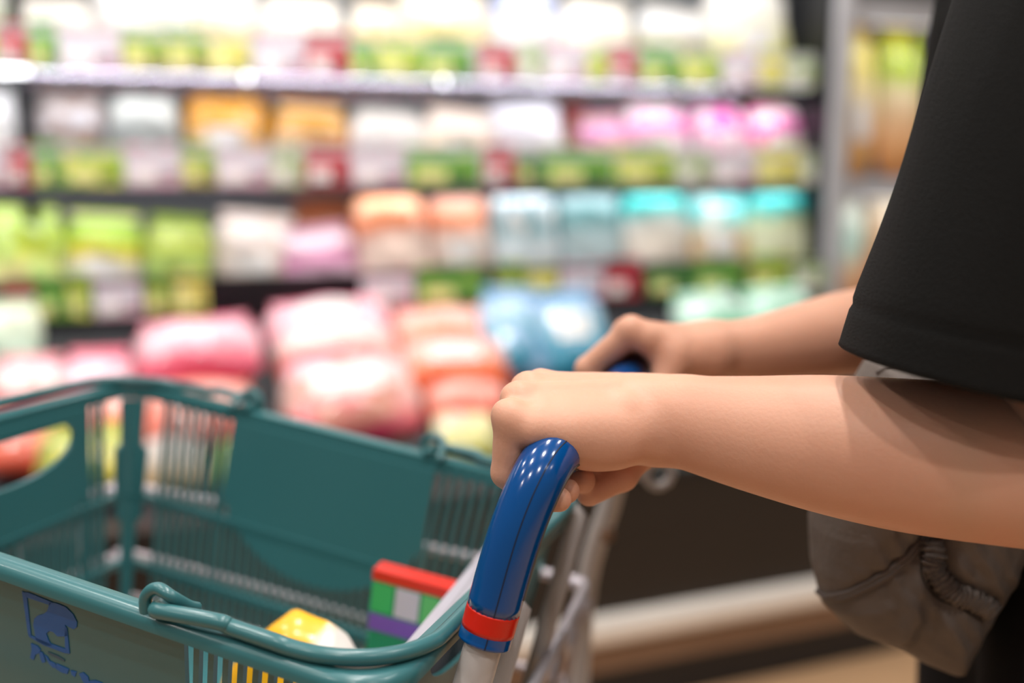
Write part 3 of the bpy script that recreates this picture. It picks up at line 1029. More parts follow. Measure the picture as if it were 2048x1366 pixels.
LONG_HALF = 0.104
PANELS = {0: (BL / 2, LONG_HALF, 0.135, 0.070), 1: (BL / 2, LONG_HALF, 0.135, 0.070), 2: (BW / 2, 0.103, 0.105, 0.082), 3: (BW / 2, 0.103, 0.105, 0.082)}
from mathutils.geometry import tessellate_polygon
for sk, (c, half, deep, flat) in PANELS.items():
    outer = [(-half, -0.006), (half, -0.006)]
    for i in range(33):
        t = half - 2 * half * i / 32
        outer.append((t, min(panel_bottom(t * 0.9999, half, deep, flat), -flat)))
    loops = [outer]
    if sk in (2, 3):
        hole = []
        for i in range(25):
            t = math.pi * i / 24
            hole.append((0.087 * math.copysign(abs(math.cos(t)) ** 0.8, math.cos(t)), -0.026 - 0.030 * math.sin(t)))
        hole += [(-0.083, -0.019), (-0.078, -0.016), (0.078, -0.016), (0.083, -0.019)]
        loops.append(hole)
    flat2 = [p for l in loops for p in l]
    tris = tessellate_polygon([[Vector((p[0], p[1], 0)) for p in l] for l in loops])
    n0 = len(flat2)
    v = [wall_point(sk, c + p[0], p[1], o_) for o_ in (-0.0018, 0.0018) for p in flat2]
    f = [tuple(t) for t in tris] + [tuple(i + n0 for i in reversed(t)) for t in tris]
    st0 = 0
    for l in loops:
        for i in range(len(l)):
            j = (i + 1) % len(l)
            f.append((st0 + i, st0 + j, st0 + j + n0, st0 + i + n0))
        st0 += len(l)
    po = mesh_obj('solid_panel', v, f, M['basket'], basket)
    if sk == 0:
        near_panel = po
    bm_ = bmesh.new(); bm_.from_mesh(po.data); bmesh.ops.recalc_face_normals(bm_, faces=bm_.faces[:]); bm_.to_mesh(po.data); bm_.free()

# upright slats of the four walls
slat_me = None
for sk in range(4):
    c, half, deep, flat = PANELS[sk]
    ln = BL if sk < 2 else BW
    pitch = 0.0098
    k = int((ln - 2 * 0.050) / pitch)
    for i in range(k + 1):
        t = 0.050 + (ln - 0.1) * i / k
        zb = panel_bottom(t - c, half, deep, flat) if abs(t - c) < half else -0.006
        p0 = wall_point(sk, t, zb + 0.003)
        # slats lean in towards the base
        tb = ln / 2 + (t - ln / 2) * (1 - 2 * TAP / ln * 0.8)
        p1 = wall_point(sk, tb, -BD)
        d = p1 - p0
        L_ = d.length
        if slat_me is None:
            m0 = MB(); m0.box((-0.0019, -0.0019, 0), (0.0019, 0.0019, 1)); so = m0.build('slat', M['basket'], basket)
            slat_me = so.data
        else:
            so = link(bpy.data.objects.new('slat', slat_me), basket)
        zax = d.normalized()
        xax = Vector((1, 0, 0)) if sk < 2 else Vector((0, 1, 0))
        yax = zax.cross(xax).normalized()
        xax = yax.cross(zax)
        so.matrix_local = Matrix(((xax.x, yax.x, zax.x * L_, p0.x), (xax.y, yax.y, zax.y * L_, p0.y), (xax.z, yax.z, zax.z * L_, p0.z), (0, 0, 0, 1)))

# hinge lugs and bail handles
LUG = 0.138
for a0, sgn in ((LUG, -1), (BL - LUG, 1)):
    end = -0.006 if sgn < 0 else BL + 0.006
    for b0, sb in ((-0.002, -1), (BW + 0.002, 1)):
        mb = MB()
        hook = [Vector((a0 - sgn * 0.006, b0, -0.004)), Vector((a0 - sgn * 0.009, b0, 0.012)), Vector((a0 - sgn * 0.002, b0, 0.020)), Vector((a0 + sgn * 0.008, b0, 0.018)), Vector((a0 + sgn * 0.012, b0 - sb * 0.009, 0.010)), Vector((a0 + sgn * 0.013, b0 - sb * 0.016, 0.006))]
        mb.tube(bez(hook, 6), 0.0036, 10)
        mb.build('hinge_lug', M['basket'], basket, smooth=True)
    zz = 0.0112
    e2 = end
    r = 0.062
    lo, hi = 0.0, BW
    path = [Vector((a0, lo + 0.010, 0.008)), Vector((a0, lo - 0.004, 0.009)), Vector((a0 + sgn * 0.010, lo - 0.006, 0.011)), Vector((a0 + sgn * 0.04, lo - 0.003, zz + 0.002))]
    xe = abs(e2 - a0)
    for q in (0.45, 0.7):
        path.append(Vector((a0 + sgn * (xe - r) * q / 0.75 * 0.95, lo - 0.001, zz)))
    for k in range(7):
        t = math.radians(90 * k / 6)
        path.append(Vector((e2 - sgn * r + sgn * r * math.sin(t), lo + r - r * math.cos(t), zz - 0.001)))
    n2 = [Vector((p.x, BW - p.y, p.z)) for p in reversed(path)]
    full = path + [Vector((e2, BW * 0.35, zz)), Vector((e2, BW * 0.5, zz)), Vector((e2, BW * 0.65, zz))] + n2
    mb = MB(); mb.tube(bez(full, 5), 0.0046, 12)
    mb.build('bail_handle', M['basket'], basket, smooth=True)

# printed bird emblem and lettering on the near panel


def on_near_wall(cx, cy):
    px, py = cx / 6.0235, 1140 + cy / 6.0235
    o = Vector((0, 0, CAMZ)); d = at(px, py, 1.0) - o
    inv = BM.inverted()
    o2 = inv @ o
    d2 = inv.to_3x3() @ d
    # near wall plane: y = WI - 0.0018 + TAP/BD*(-z)
    s = -TAP / BD
    t = (WI - 0.0018 - 0.0005 + s * o2.z - o2.y) / (d2.y - s * d2.z)
    return o2 + d2 * t


def decal(name, polys, m, parent):
    bm = bmesh.new()
    for poly in polys:
        vs_ = [bm.verts.new(on_near_wall(*p)) for p in poly]
        bm.faces.new(vs_)
    bmesh.ops.triangulate(bm, faces=bm.faces[:])
    r = bmesh.ops.extrude_face_region(bm, geom=bm.faces[:])
    for e in r['geom']:
        if isinstance(e, bmesh.types.BMVert):
            e.co.y += 0.0004
    bmesh.ops.recalc_face_normals(bm, faces=bm.faces[:])
    me = bpy.data.meshes.new(name)
    bm.to_mesh(me); bm.free()
    me.materials.append(m)
    return link(bpy.data.objects.new(name, me), parent)


frame_p = [[(262, 256), (318, 282), (374, 800), (338, 782)], [(300, 268), (340, 272), (625, 388), (600, 424), (318, 330)], [(338, 772), (430, 815), (600, 886), (792, 955), (838, 1010), (780, 1002), (520, 905), (350, 806)], [(776, 690), (806, 700), (838, 1010), (784, 960)]]
bird_p = [[(590, 385), (680, 402), (790, 446), (880, 536), (926, 630), (922, 690), (888, 716), (838, 692), (780, 660), (804, 710), (812, 795), (750, 802), (690, 800), (640, 748), (590, 735), (556, 768), (590, 860), (628, 918), (540, 908), (430, 845), (418, 760), (400, 660), (410, 590), (450, 552), (520, 532), (565, 500), (584, 440)]]
word_p = [[(368, 885), (450, 915), (490, 965), (462, 1008), (425, 1020), (405, 1085), (362, 1062), (380, 960)], [(470, 985), (510, 990), (530, 1040), (545, 1110), (510, 1122), (485, 1070)], [(530, 1020), (570, 1050), (600, 1100), (660, 1125), (690, 1180), (640, 1180), (590, 1130)], [(680, 1130), (760, 1165), (830, 1195), (810, 1255), (740, 1235), (670, 1190)], [(850, 1210), (920, 1230), (900, 1290), (860, 1262)], [(950, 1250), (1000, 1235), (1060, 1290), (1070, 1340), (1140, 1330), (1230, 1362), (1250, 1420), (1100, 1420), (1000, 1350)], [(1260, 1370), (1330, 1400), (1400, 1450), (1390, 1490), (1300, 1450)]]
thin_p = [[(575, 985), (690, 1030), (780, 1085), (775, 1105), (680, 1062), (580, 1010)]]
emb = decal('emblem_frame', frame_p, M['logo'], near_panel)
decal('emblem_bird', bird_p, M['logo'], near_panel)
decal('lettering', word_p, M['logo'], near_panel)
decal('small_lettering', thin_p, M['logo_dim'], near_panel)

# ================================================================== SHOPPING CART
A15 = math.atan((1640 - 1024) / FPX)
AX = Vector((math.sin(A15), math.cos(A15), 0))     # along the push bar, away from the camera
FW = Vector((-math.cos(A15), math.sin(A15), 0))    # the way the cart rolls
cart = empty('shopping_cart', (0.0, 0.55, 0.0), 'grey tube shopping cart with blue push bar and red end band', 'shopping cart')
CI = Matrix.Translation((0, -0.55, 0))


def cb(m, name, mt, smooth=False, auto=None, parent=None):
    o = m.build(name, mt, parent or cart, smooth, auto)
    o.data.transform(CI)
    return o


near = [at(905, 1500, 0.512), at(945, 1366, 0.516), at(978, 1250, 0.520), at(1020, 1100, 0.523), at(1050, 1014, 0.527), at(1078, 952, 0.534), at(1102, 913, 0.547), at(1125, 891, 0.565), at(1146, 878, 0.586)]
bar0 = near[-1]
BARLEN = 0.250
mid = bar0 + AX * BARLEN / 2


def refl(p):
    d = (p - mid).dot(AX)
    return p - AX * 2 * d


far = [refl(p) for p in reversed(near)]
low = near[0] + (near[0] - near[1]).normalized() * 0.12
lowf = refl(low)
foot = Vector((low.x - 0.01, low.y, 0.16))
frame_path = bez([foot, Vector((low.x - 0.008, low.y, 0.45)), low] + near + far + [lowf, Vector((lowf.x - 0.008, lowf.y, 0.45)), Vector((lowf.x - 0.01, lowf.y, 0.16))], 6)
mb = MB(); mb.tube(frame_path, 0.0108, 16); cb(mb, 'tube_frame', M['cart_grey'], True)
# blue grip: follows the same tube, thicker
cap = near[1].lerp(near[2], 0.72)
gp = bez([cap.lerp(near[2], 0.0), near[2]] + near[3:] + far[:6] + [far[6].lerp(far[7], 0.2)], 8)


def along(path, d):
    s = 0
    for i in range(len(path) - 1):
        L_ = (path[i + 1] - path[i]).length
        if s + L_ >= d:
            return i, path[i].lerp(path[i + 1], (d - s) / L_)
        s += L_
    return len(path) - 1, path[-1]


def cut(path, d0, d1):
    i0, p0 = along(path, d0)
    i1, p1 = along(path, d1)
    return [p0] + path[i0 + 1:i1 + 1] + [p1]


GR = 0.0152
tot = sum((gp[i + 1] - gp[i]).length for i in range(len(gp) - 1))
g1 = cut(gp, 0.0, 0.0075)
mb = MB(); mb.tube([gp[0] - (gp[1] - gp[0]).normalized() * 0.001] + bez(g1, 1), [GR * 0.90] + [GR * 1.0] * len(g1), 24); cb(mb, 'grip_end_cap', M['grip'], True)
g2 = cut(gp, 0.0072, 0.0198)
mb = MB(); mb.tube(g2, GR * 1.004, 24); cb(mb, 'red_band', M['grip_red'], True)
g3 = cut(gp, 0.0196, tot)
mb = MB(); mb.tube(g3, [GR] * (len(g3) - 1) + [GR * 0.93], 28); grip = cb(mb, 'blue_grip', M['grip'], True)
camp = Vector((0, 0, CAMZ))


def seam_path(path, ang, rr):
    out = []
    for i, p in enumerate(path):
        t = (path[min(i + 1, len(path) - 1)] - path[max(i - 1, 0)]).normalized()
        c = camp - p
        c = (c - t * c.dot(t)).normalized()
        b = t.cross(c)
        out.append(p + (c * math.cos(ang) + b * math.sin(ang)) * rr)
    return out


half = cut(gp, 0.020, tot * 0.44)
mb = MB(); mb.tube(seam_path(half, 0.10, GR - 0.00015), 0.00042, 6); cb(mb, 'seam_groove', M['seam'], parent=grip)
mb = MB(); mb.tube(seam_path(cut(gp, 0.0, 0.0072), 0.10, GR - 0.0001), 0.0004, 6); cb(mb, 'seam_groove', M['seam'])
rside = cut(gp, 0.03, tot * 0.42)
mb = MB(); mb.tube(seam_path(rside, 1.30, GR - 0.0003), 0.0010, 6); cb(mb, 'edge_bead', M['bag_pipe'], True, parent=grip)
# basket holder: level wire loops, uprights and floor wires
CO2 = BO + Vector((0, 0, 0))
fwn = FW
o_near = Vector((near[2].x, near[2].y, 0)) + FW * 0.022 + AX * (-0.055)


def cp(f_, a_, z):
    return Vector((o_near.x, o_near.y, 0)) + FW * f_ + AX * a_ + Vector((0, 0, z))


def loop(f0, f1, a0, a1, z0, z1, r):
    c = 0.05
    pts = []
    for (f_, a_, s1, s2) in ((f0, a0, 1, 1), (f1, a0, -1, 1), (f1, a1, -1, -1), (f0, a1, 1, -1)):
        z = lambda ff: z0 + (z1 - z0) * (ff - f0) / (f1 - f0)
        q = [cp(f_, a_ + s2 * c, z(f_)), cp(f_ + s1 * c * 0.3, a_ + s2 * c * 0.3, z(f_)), cp(f_ + s1 * c, a_, z(f_))]
        if (f_, a_) in ((f1, a0), (f0, a1)):
            q = q[::-1]
        pts += q
    m = MB(); m.tube(bez(pts, 4, closed=True), r, 10, closed=True)
    return m


cb(loop(0.0, 0.53, -0.02, 0.42, 0.775, 0.815, 0.005), 'rack_loop', M['cart_wire'], True)
cb(loop(0.012, 0.52, -0.008, 0.405, 0.685, 0.745, 0.004), 'rack_loop', M['cart_wire'], True)
cb(loop(0.02, 0.51, 0.0, 0.395, 0.640, 0.70, 0.004), 'rack_loop', M['cart_wire'], True)
wire_me = None
for i in range(11):
    f_ = 0.03 + 0.047 * i
    z = 0.64 + 0.06 * (f_ / 0.53)
    mb = MB(); mb.tube([cp(f_, 0.0, z), cp(f_, 0.395, z)], 0.0025, 6); cb(mb, 'floor_wire', M['cart_wire'])
for (f_, a_) in [(0.0, 0.04 + 0.057 * i) for i in range(7)] + [(0.53, 0.04 + 0.08 * i) for i in range(5)]:
    zt = 0.775 if f_ == 0 else 0.815
    mb = MB(); mb.tube([cp(f_, a_, zt), cp(f_ + (0.02 if f_ == 0 else -0.02), a_, zt - 0.13)], 0.003, 8); cb(mb, 'rack_wire', M['cart_wire'])
# flat rear frame between the two posts, behind the basket end
for d0, d1, w_, z0_, z1_ in ((0.085, 0.085, 0.011, 0.30, 0.875), (0.235, 0.235, 0.011, 0.30, 0.885)):
    a_ = near[2] + AX * d0
    lean_ = (near[2] - near[1]).normalized()
    p1 = near[2] + AX * d0 + lean_ * ((z1_ - near[2].z) / lean_.z)
    p0 = p1 + (near[1] - near[2]).normalized() * 0.30
    mb = MB(); mb.tube([p0, p1, p1 + FW * 0.012 + Vector((0, 0, 0.008))], 0.0075, 10); cb(mb, 'rear_upright', M['cart_grey'], True)
for zz in (0.72, 0.62):
    lean_ = (near[2] - near[1]).normalized()
    p0 = near[2] + lean_ * ((zz - near[2].z) / lean_.z)
    mb = MB(); mb.tube([p0, refl(p0)], 0.006, 8); cb(mb, 'rear_crossbar', M['cart_wire'], True)
# mounting plate and hook ring on the far post
pf = refl(near[2])
mb = MB()
rc = at(1318, 948, pf.y + 0.005)
ring = [rc + Vector((math.cos(t) * 0.0125, 0.003 * math.cos(t), math.sin(t) * 0.0125)) for t in [2 * math.pi * k / 20 for k in range(20)]]
mb.tube(ring, 0.0042, 8, closed=True)
cb(mb, 'hook_ring', M['cart_grey'], True)
mb = MB(); mb.tube([rc + Vector((-0.012, 0, 0.0)), pf + Vector((0.0, 0, rc.z - pf.z)) + (near[2] - near[1]).normalized() * 0.0], 0.005, 8); cb(mb, 'hook_stem', M['cart_grey'], True)
pq = refl(near[1]); hb = pq + (pf - pq) * ((0.80 - pq.z) / (pf.z - pq.z)) + Vector((0.002, -0.0095, 0))
mb = MB(); mb.tube([hb + Vector((0, -0.003, 0)), hb + Vector((0, 0.003, 0))], 0.008, 12); cb(mb, 'post_plug', M['kick'], True)
# chassis and casters
ff = 0.62
for a_ in (0.0, 0.36):
    mb = MB(); mb.tube([cp(-0.03, a_ + 0.03, 0.17), cp(ff, a_ + (0.06 if a_ == 0 else -0.0), 0.15)], 0.0125, 12); cb(mb, 'chassis_tube', M['cart_grey'], True)
mb = MB(); mb.tube([cp(ff, 0.02, 0.15), cp(ff, 0.40, 0.15)], 0.0125, 12); cb(mb, 'chassis_tube', M['cart_grey'], True)
mb = MB(); mb.tube([cp(0.42, 0.06, 0.16), cp(0.40, 0.06, 0.66)], 0.011, 12); cb(mb, 'front_upright', M['cart_grey'], True)
mb = MB(); mb.tube([cp(0.42, 0.36, 0.16), cp(0.40, 0.36, 0.66)], 0.011, 12); cb(mb, 'front_upright', M['cart_grey'], True)
for f_, a_ in ((0.0, 0.04), (0.0, 0.36), (ff - 0.02, 0.06), (ff - 0.02, 0.36)):
    c = cp(f_, a_, 0.052)
    mb = MB()
    for rr, w in ((0.05, 0.012),):
        rings = []
        for ww, r_ in ((-w, 0.0), (-w, rr * 0.55), (-w * 0.9, rr * 0.92), (-w * 0.5, rr), (w * 0.5, rr), (w * 0.9, rr * 0.92), (w, rr * 0.55), (w, 0.0)):
            rings.append([c + AX * ww + (FW * math.cos(t) + Vector((0, 0, 1)) * math.sin(t)) * max(r_, 0.001) for t in [2 * math.pi * k / 20 for k in range(20)]])
        mb.loft(rings)
    cb(mb, 'caster_wheel', M['rubber'], True)
    mb = MB(); mb.box((-0.018, -0.016, 0.0), (0.018, -0.0135, 0.11), Matrix.Translation(c) @ Matrix.Rotation(A15, 4, 'Z'))
    mb.box((-0.018, 0.0135, 0.0), (0.018, 0.016, 0.11), Matrix.Translation(c) @ Matrix.Rotation(A15, 4, 'Z'))
    mb.box((-0.018, -0.016, 0.10), (0.018, 0.016, 0.12), Matrix.Translation(c) @ Matrix.Rotation(A15, 4, 'Z'))
    cb(mb, 'caster_fork', M['cart_grey'])

# ------------------------------------------------------------------ goods in the basket


def in_basket(a, b, c):
    return BM @ Vector((a, b, c))


fl = -BD + 0.004
mm = BM @ Matrix.Translation((0.128, 0.138, fl)) @ Matrix.Rotation(math.radians(6), 4, 'Z') @ Matrix.Rotation(math.radians(-4), 4, 'X')
yw = print_mat('yellow_pack_print', [(0, srgb(236, 228, 220)), (0.36, srgb(240, 234, 226)), (0.42, srgb(246, 182, 20)), (1, srgb(250, 180, 10))], 0.35, 0.3, 0.05, axis='X', seed=2.2)
pack('snack_bag', 'yellow and white snack bag standing in the green basket', 'bag', None, mm, 0.150, 0.156, 0.06, yw, 77, None, seal=False, taper=0.62)

bx = empty('carton', matrix=BM @ Matrix.Translation((0.088, 0.250, fl - 0.004)) @ Matrix.Rotation(math.radians(-3), 4, 'Z'), label='small printed carton with red top and purple stripe in the green basket', cat='carton')
mb = MB(); mb.bevbox((-0.041, -0.008, 0), (0.041, 0.008, 0.156), 0.002); mb.build('box_body', mat('carton_card', srgb(40, 150, 110), 0.45), bx)
mb = MB(); mb.box((-0.0412, -0.0086, 0.148), (0.0412, 0.0086, 0.1565)); mb.build('red_top', mat('carton_red', srgb(222, 52, 40), 0.4), bx)
mb = MB(); mb.box((-0.0405, -0.0086, 0.106), (0.0405, -0.0078, 0.120)); mb.build('purple_stripe', mat('carton_purple', srgb(126, 92, 190), 0.4), bx)
for (a, b, c) in ((0.022, 0.0405, (60, 190, 110)), (0.0, 0.020, (206, 206, 222)), (-0.016, -0.002, (100, 200, 120)), (-0.0405, -0.018, (226, 100, 80))):
    mb = MB(); mb.box((a, -0.0086, 0.122), (b, -0.0078, 0.146)); mb.build('printed_panel', mat('carton_print', srgb(*c), 0.4), bx)

# flat pale carton standing on edge against the handle-end wall
fc_ = empty('flat_carton', matrix=BM @ Matrix.Translation((0.057, 0.185, fl)) @ Matrix.Rotation(math.radians(-5), 4, 'Z') @ Matrix.Rotation(math.radians(-7), 4, 'Y'), label='flat pale grey carton standing on edge against the handle end of the basket', cat='carton')
mb = MB(); mb.bevbox((-0.0085, -0.118, 0), (0.0085, 0.118, 0.182), 0.002); mb.build('box_body', mat('pale_card', srgb(176, 172, 182), 0.5), fc_)
mb = MB(); mb.box((-0.0008, -0.112, 0.1818), (0.0008, 0.112, 0.1824)); mb.build('flap_seam', mat('card_seam', srgb(160, 156, 164), 0.6), fc_)

# ================================================================== PERSON
person = empty('person', (0.44, 0.70, 0.0), 'person in a black t-shirt pushing the cart with both hands on the bar', 'person')
PI_ = Matrix.Translation((-0.44, -0.70, 0))
SC = 0.933


def A_(x, y, Y):
    return np.array(at(x, y, Y))


ax = np.array(AX); fw = np.array(FW); up = np.array((0, 0, 1.0))
barc = np.array(bar0)


def bar_at(t):
    return barc + ax * t


parts = []
# ---- near (left) arm and hand
F = Field((-0.045, 0.42, 0.90), (0.345, 0.68, 1.09), 0.0015)
t0 = 0.000
wr = A_(1262, 829, 0.592)
# forearm
fo = [wr, A_(1380, 846, 0.580), A_(1500, 866, 0.568), A_(1640, 886, 0.553), A_(1780, 906, 0.540), A_(1920, 922, 0.527), A_(2110, 940, 0.512)]
fr = [0.0222, 0.0275, 0.0330, 0.0385, 0.0415, 0.0425, 0.043]
fs = bez([Vector(p) for p in fo], 5)
fq = bez([Vector((r, 0, 0)) for r in fr], 5)
for i in range(len(fs) - 1):
    F.cone(fs[i], fs[i + 1], fq[i].x, fq[i + 1].x, 0.002)
elbow = fo[-1]
# knuckles: little, ring, middle, index finger
mcp = [A_(1022, 840, 0.549), A_(1040, 806, 0.566), A_(1060, 786, 0.584), A_(1084, 780, 0.603)]
mr = [0.0098, 0.0106, 0.0112, 0.0112]
wrh = [wr + np.array((0.012, -0.012, -0.004)), wr + np.array((0.012, -0.004, 0.002)), wr + np.array((0.012, 0.004, 0.004)), wr + np.array((0.012, 0.012, 0.002))]
F.cone(wr + np.array((0.03, -0.004, 0)), wr + np.array((-0.02, 0.004, 0)), 0.0222, 0.0215, 0.01)
for i in range(4):
    F.cone(wrh[i], mcp[i], 0.0165, mr[i] * 0.94, 0.008)
# palm flesh under the metacarpals
for i in range(4):
    m_ = mcp[i] * 0.55 + wrh[i] * 0.45
    F.cone(wrh[i] + (0, 0, -0.006), mcp[i] - fw * 0.012 + (0, 0, -0.006), 0.0165, 0.0085, 0.012)
# heel of the hand on the little-finger side
F.cone(A_(1218, 880, 0.575), A_(1130, 876, 0.556), 0.0152, 0.0118, 0.012)
F.ell(A_(1185, 880, 0.566), (0.026, 0.014, 0.016), None, 0.012)
# ulnar head
F.ell(A_(1244, 818, 0.5715), (0.0085, 0.007, 0.0075), None, 0.007)
# knuckle peaks
for i in range(4):
    F.ell(mcp[i] + fw * 0.0028 + up * 0.0042, (0.0080, 0.0072, 0.0076), None, 0.005)
# tendons
for i in range(1, 4):
    F.cone(mcp[i] + up * 0.008, wrh[i] * 0.7 + mcp[i] * 0.3 + up * 0.0135, 0.0028, 0.0022, 0.006)
# fingers around the bar
fl_ = [(0.031, 0.020, 0.017), (0.040, 0.026, 0.020), (0.044, 0.028, 0.021), (0.041, 0.025, 0.020)]
for i in range(4):
    rr = [0.0089, 0.0094, 0.0097, 0.0096][i]
    tt = float((mcp[i] - barc) @ ax)
    c0 = bar_at(tt + 0.001)
    R_ = GR + rr * 0.93

    def ringp(deg, extra=0.0, dt=0.0):
        a = math.radians(deg)   # 0 = forward, -90 = below the bar
        return c0 + fw * math.cos(a) * (R_ + extra) + up * math.sin(a) * (R_ + extra) + ax * dt
    pip = ringp(-20, 0.006)
    dip = ringp(-68, 0.0020)
    tip = ringp(-98 if i < 2 else -110, 0.0)
    F.cone(mcp[i], pip, mr[i], rr * 1.02, 0.0045)
    F.cone(pip, dip, rr * 1.0, rr * 0.92, 0.003)
    F.cone(dip, tip, rr * 0.92, rr * 0.80, 0.003)
# thumb: leaves the far side of the palm, closes under the bar
tb0 = wrh[3] + np.array((-0.022, 0.010, -0.010))
tb1 = bar_at(0.040) - fw * 0.034 + up * (-0.016)
tb2 = bar_at(0.022) - fw * 0.026 + up * (-0.027)
tb3 = bar_at(0.002) - fw * 0.010 + up * (-0.034)
F.cone(tb0, tb1, 0.0160, 0.0118, 0.012)
F.cone(tb1, tb2, 0.0112, 0.0098, 0.004)
F.cone(tb2, tb3, 0.0098, 0.0080, 0.004)
# creases below the little-finger knuckle and at the wrist
F.cone(A_(1040, 897, 0.5345), A_(1016, 880, 0.5365), 0.0010, 0.0006, 0.003, 'sub')
for (xa, ya, xb, yb_, Y_) in ((1156, 862, 1178, 900, 0.5475), (1176, 868, 1204, 906, 0.5525), (1196, 890, 1240, 912, 0.562)):
    F.cone(A_(xa, ya, Y_), A_(xb, yb_, Y_ + 0.002), 0.0007, 0.0005, 0.003, 'sub')
# upper arm
sho = np.array((0.375, 0.545, 1.245))
parts.append(F.mesh())
F2 = Field((0.20, 0.44, 0.93), (0.46, 0.62, 1.34), 0.004)
F2.cone(fo[-3], fo[-2], 0.0405, 0.0415, 0.004)
F2.cone(fo[-2], elbow, 0.0415, 0.042, 0.004)
F2.cone(elbow, elbow * 0.5 + sho * 0.5, 0.041, 0.046, 0.01)
F2.cone(elbow * 0.5 + sho * 0.5, sho, 0.046, 0.044, 0.01)
parts.append(F2.mesh())

# ---- far (right) arm and hand
F = Field((0.03, 0.68, 0.90), (0.36, 0.90, 1.09), 0.0017)
wrf = A_(1418, 702, 0.775)
fof = [wrf, A_(1500, 700, 0.785), A_(1600, 684, 0.80), A_(1690, 668, 0.815), A_(1830, 650, 0.832)]
frf = [0.0232, 0.0250, 0.030, 0.035, 0.038]
fs = bez([Vector(p) for p in fof], 5)
fq = bez([Vector((r, 0, 0)) for r in frf], 5)
for i in range(len(fs) - 1):
    F.cone(fs[i], fs[i + 1], fq[i].x, fq[i + 1].x, 0.002)
mcf = [A_(1262, 664, 0.752), A_(1254, 668, 0.772), A_(1252, 678, 0.790), A_(1256, 690, 0.806)]   # index first
for i in range(4):
    F.cone(wrf + ax * (-0.010 + 0.007 * i), mcf[i], 0.0165, 0.0112, 0.012)
    F.ell(mcf[i] + up * 0.003, (0.009, 0.009, 0.009), None, 0.006)
pipf = [A_(1178, 742, 0.742), None, None, None]
for i in range(4):
    tt = float((mcf[i] - barc) @ ax)
    rr = [0.0096, 0.0097, 0.0094, 0.0088][i]
    c0 = bar_at(tt)
    R_ = GR + rr * 0.93

    def ringp(deg, extra=0.0):
        a = math.radians(deg)
        return c0 + fw * math.cos(a) * (R_ + extra) + up * math.sin(a) * (R_ + extra)
    pip = ringp(15, 0.008) if i == 0 else ringp(5, 0.006)
    F.cone(mcf[i], pip, 0.0108, rr, 0.004)
    F.cone(pip, ringp(-70, 0.003), rr, rr * 0.93, 0.003)
    F.cone(ringp(-70, 0.003), ringp(-140, 0.001), rr * 0.93, rr * 0.8, 0.003)
tt = float((mcf[0] - barc) @ ax)
F.cone(wrf + np.array((-0.006, -0.012, -0.004)), A_(1345, 722, 0.748), 0.0175, 0.0145, 0.012)
F.cone(A_(1345, 715, 0.748), bar_at(tt - 0.008) - fw * 0.030 - up * 0.004, 0.0135, 0.0115, 0.006)
F.cone(bar_at(tt - 0.008) - fw * 0.030 - up * 0.004, bar_at(tt - 0.004) - fw * 0.020 - up * 0.026, 0.0112, 0.010, 0.004)
F.cone(bar_at(tt - 0.004) - fw * 0.020 - up * 0.026, bar_at(tt + 0.006) + fw * 0.004 - up * 0.034, 0.010, 0.0085, 0.004)
# web between thumb and forefinger
F.cone(A_(1335, 702, 0.755), mcf[0] - fw * 0.014 - up * 0.006, 0.013, 0.009, 0.010)
parts.append(F.mesh())
shf = np.array((0.430, 0.855, 1.245))
elf = np.array((0.425, 0.862, 1.012))
F2 = Field((0.26, 0.76, 0.93), (0.52, 0.95, 1.34), 0.004)
F2.cone(fof[-2], fof[-1], 0.0345, 0.0375, 0.004)
F2.cone(fof[-1], elf, 0.0375, 0.040, 0.006)
F2.cone(elf, elf * 0.5 + shf * 0.5, 0.040, 0.045, 0.01)
F2.cone(elf * 0.5 + shf * 0.5, shf, 0.045, 0.044, 0.01)
parts.append(F2.mesh())

# ---- trunk, neck, head
F = Field((0.20, 0.46, 0.02), (0.62, 0.94, 1.62), 0.006)
F.ell((0.455, 0.70, 1.16), (0.095, 0.150, 0.17), None, 0.03)
F.ell((0.455, 0.70, 0.93), (0.095, 0.140, 0.15), None, 0.05)
F.cone((0.41, 0.545, 1.275), (0.41, 0.855, 1.275), 0.05, 0.05, 0.04)
F.cone((0.43, 0.70, 1.30), (0.415, 0.70, 1.40), 0.055, 0.048, 0.02)
hc = np.array((0.395, 0.70, 1.475))
F.ell(hc + (0.008, 0, 0.018), (0.086, 0.070, 0.088), None, 0.02)
F.ell(hc + (-0.022, 0, -0.042), (0.056, 0.052, 0.060), None, 0.02)
F.cone(hc + (-0.076, 0, 0.004), hc + (-0.086, 0, -0.022), 0.006, 0.009, 0.012)
F.cone(hc + (-0.074, -0.018, -0.056), hc + (-0.074, 0.018, -0.056), 0.007, 0.007, 0.006)
F.cone(hc + (-0.062, -0.034, 0.020), hc + (-0.062, 0.034, 0.020), 0.009, 0.009, 0.02)
for sy in (-1, 1):
    F.ell(hc + (0.012, 0.070 * sy, -0.006), (0.016, 0.008, 0.028), None, 0.006)
    F.ell(hc + (-0.070, 0.030 * sy, 0.000), (0.008, 0.014, 0.007), None, 0.008, 'sub')
# legs
for hip, kn, an, toe in (((0.432, 0.625, 0.84), (0.352, 0.615, 0.46), (0.43, 0.62, 0.08), (0.33, 0.62, 0.045)), ((0.44, 0.775, 0.84), (0.44, 0.79, 0.46), (0.54, 0.79, 0.10), (0.45, 0.79, 0.045))):
    F.cone(hip, kn, 0.078, 0.053, 0.03)
    F.cone(kn, an, 0.052, 0.036, 0.01)
    F.cone(an, toe, 0.036, 0.026, 0.02)
parts.append(F.mesh())
body = np_mesh('body', parts, M['skin'], person)
body.data.transform(PI_)


def pm(m, name, mt, smooth=False, auto=None, parent=None):
    o = m.build(name, mt, parent or person, smooth, auto)
    o.data.transform(PI_)
    return o


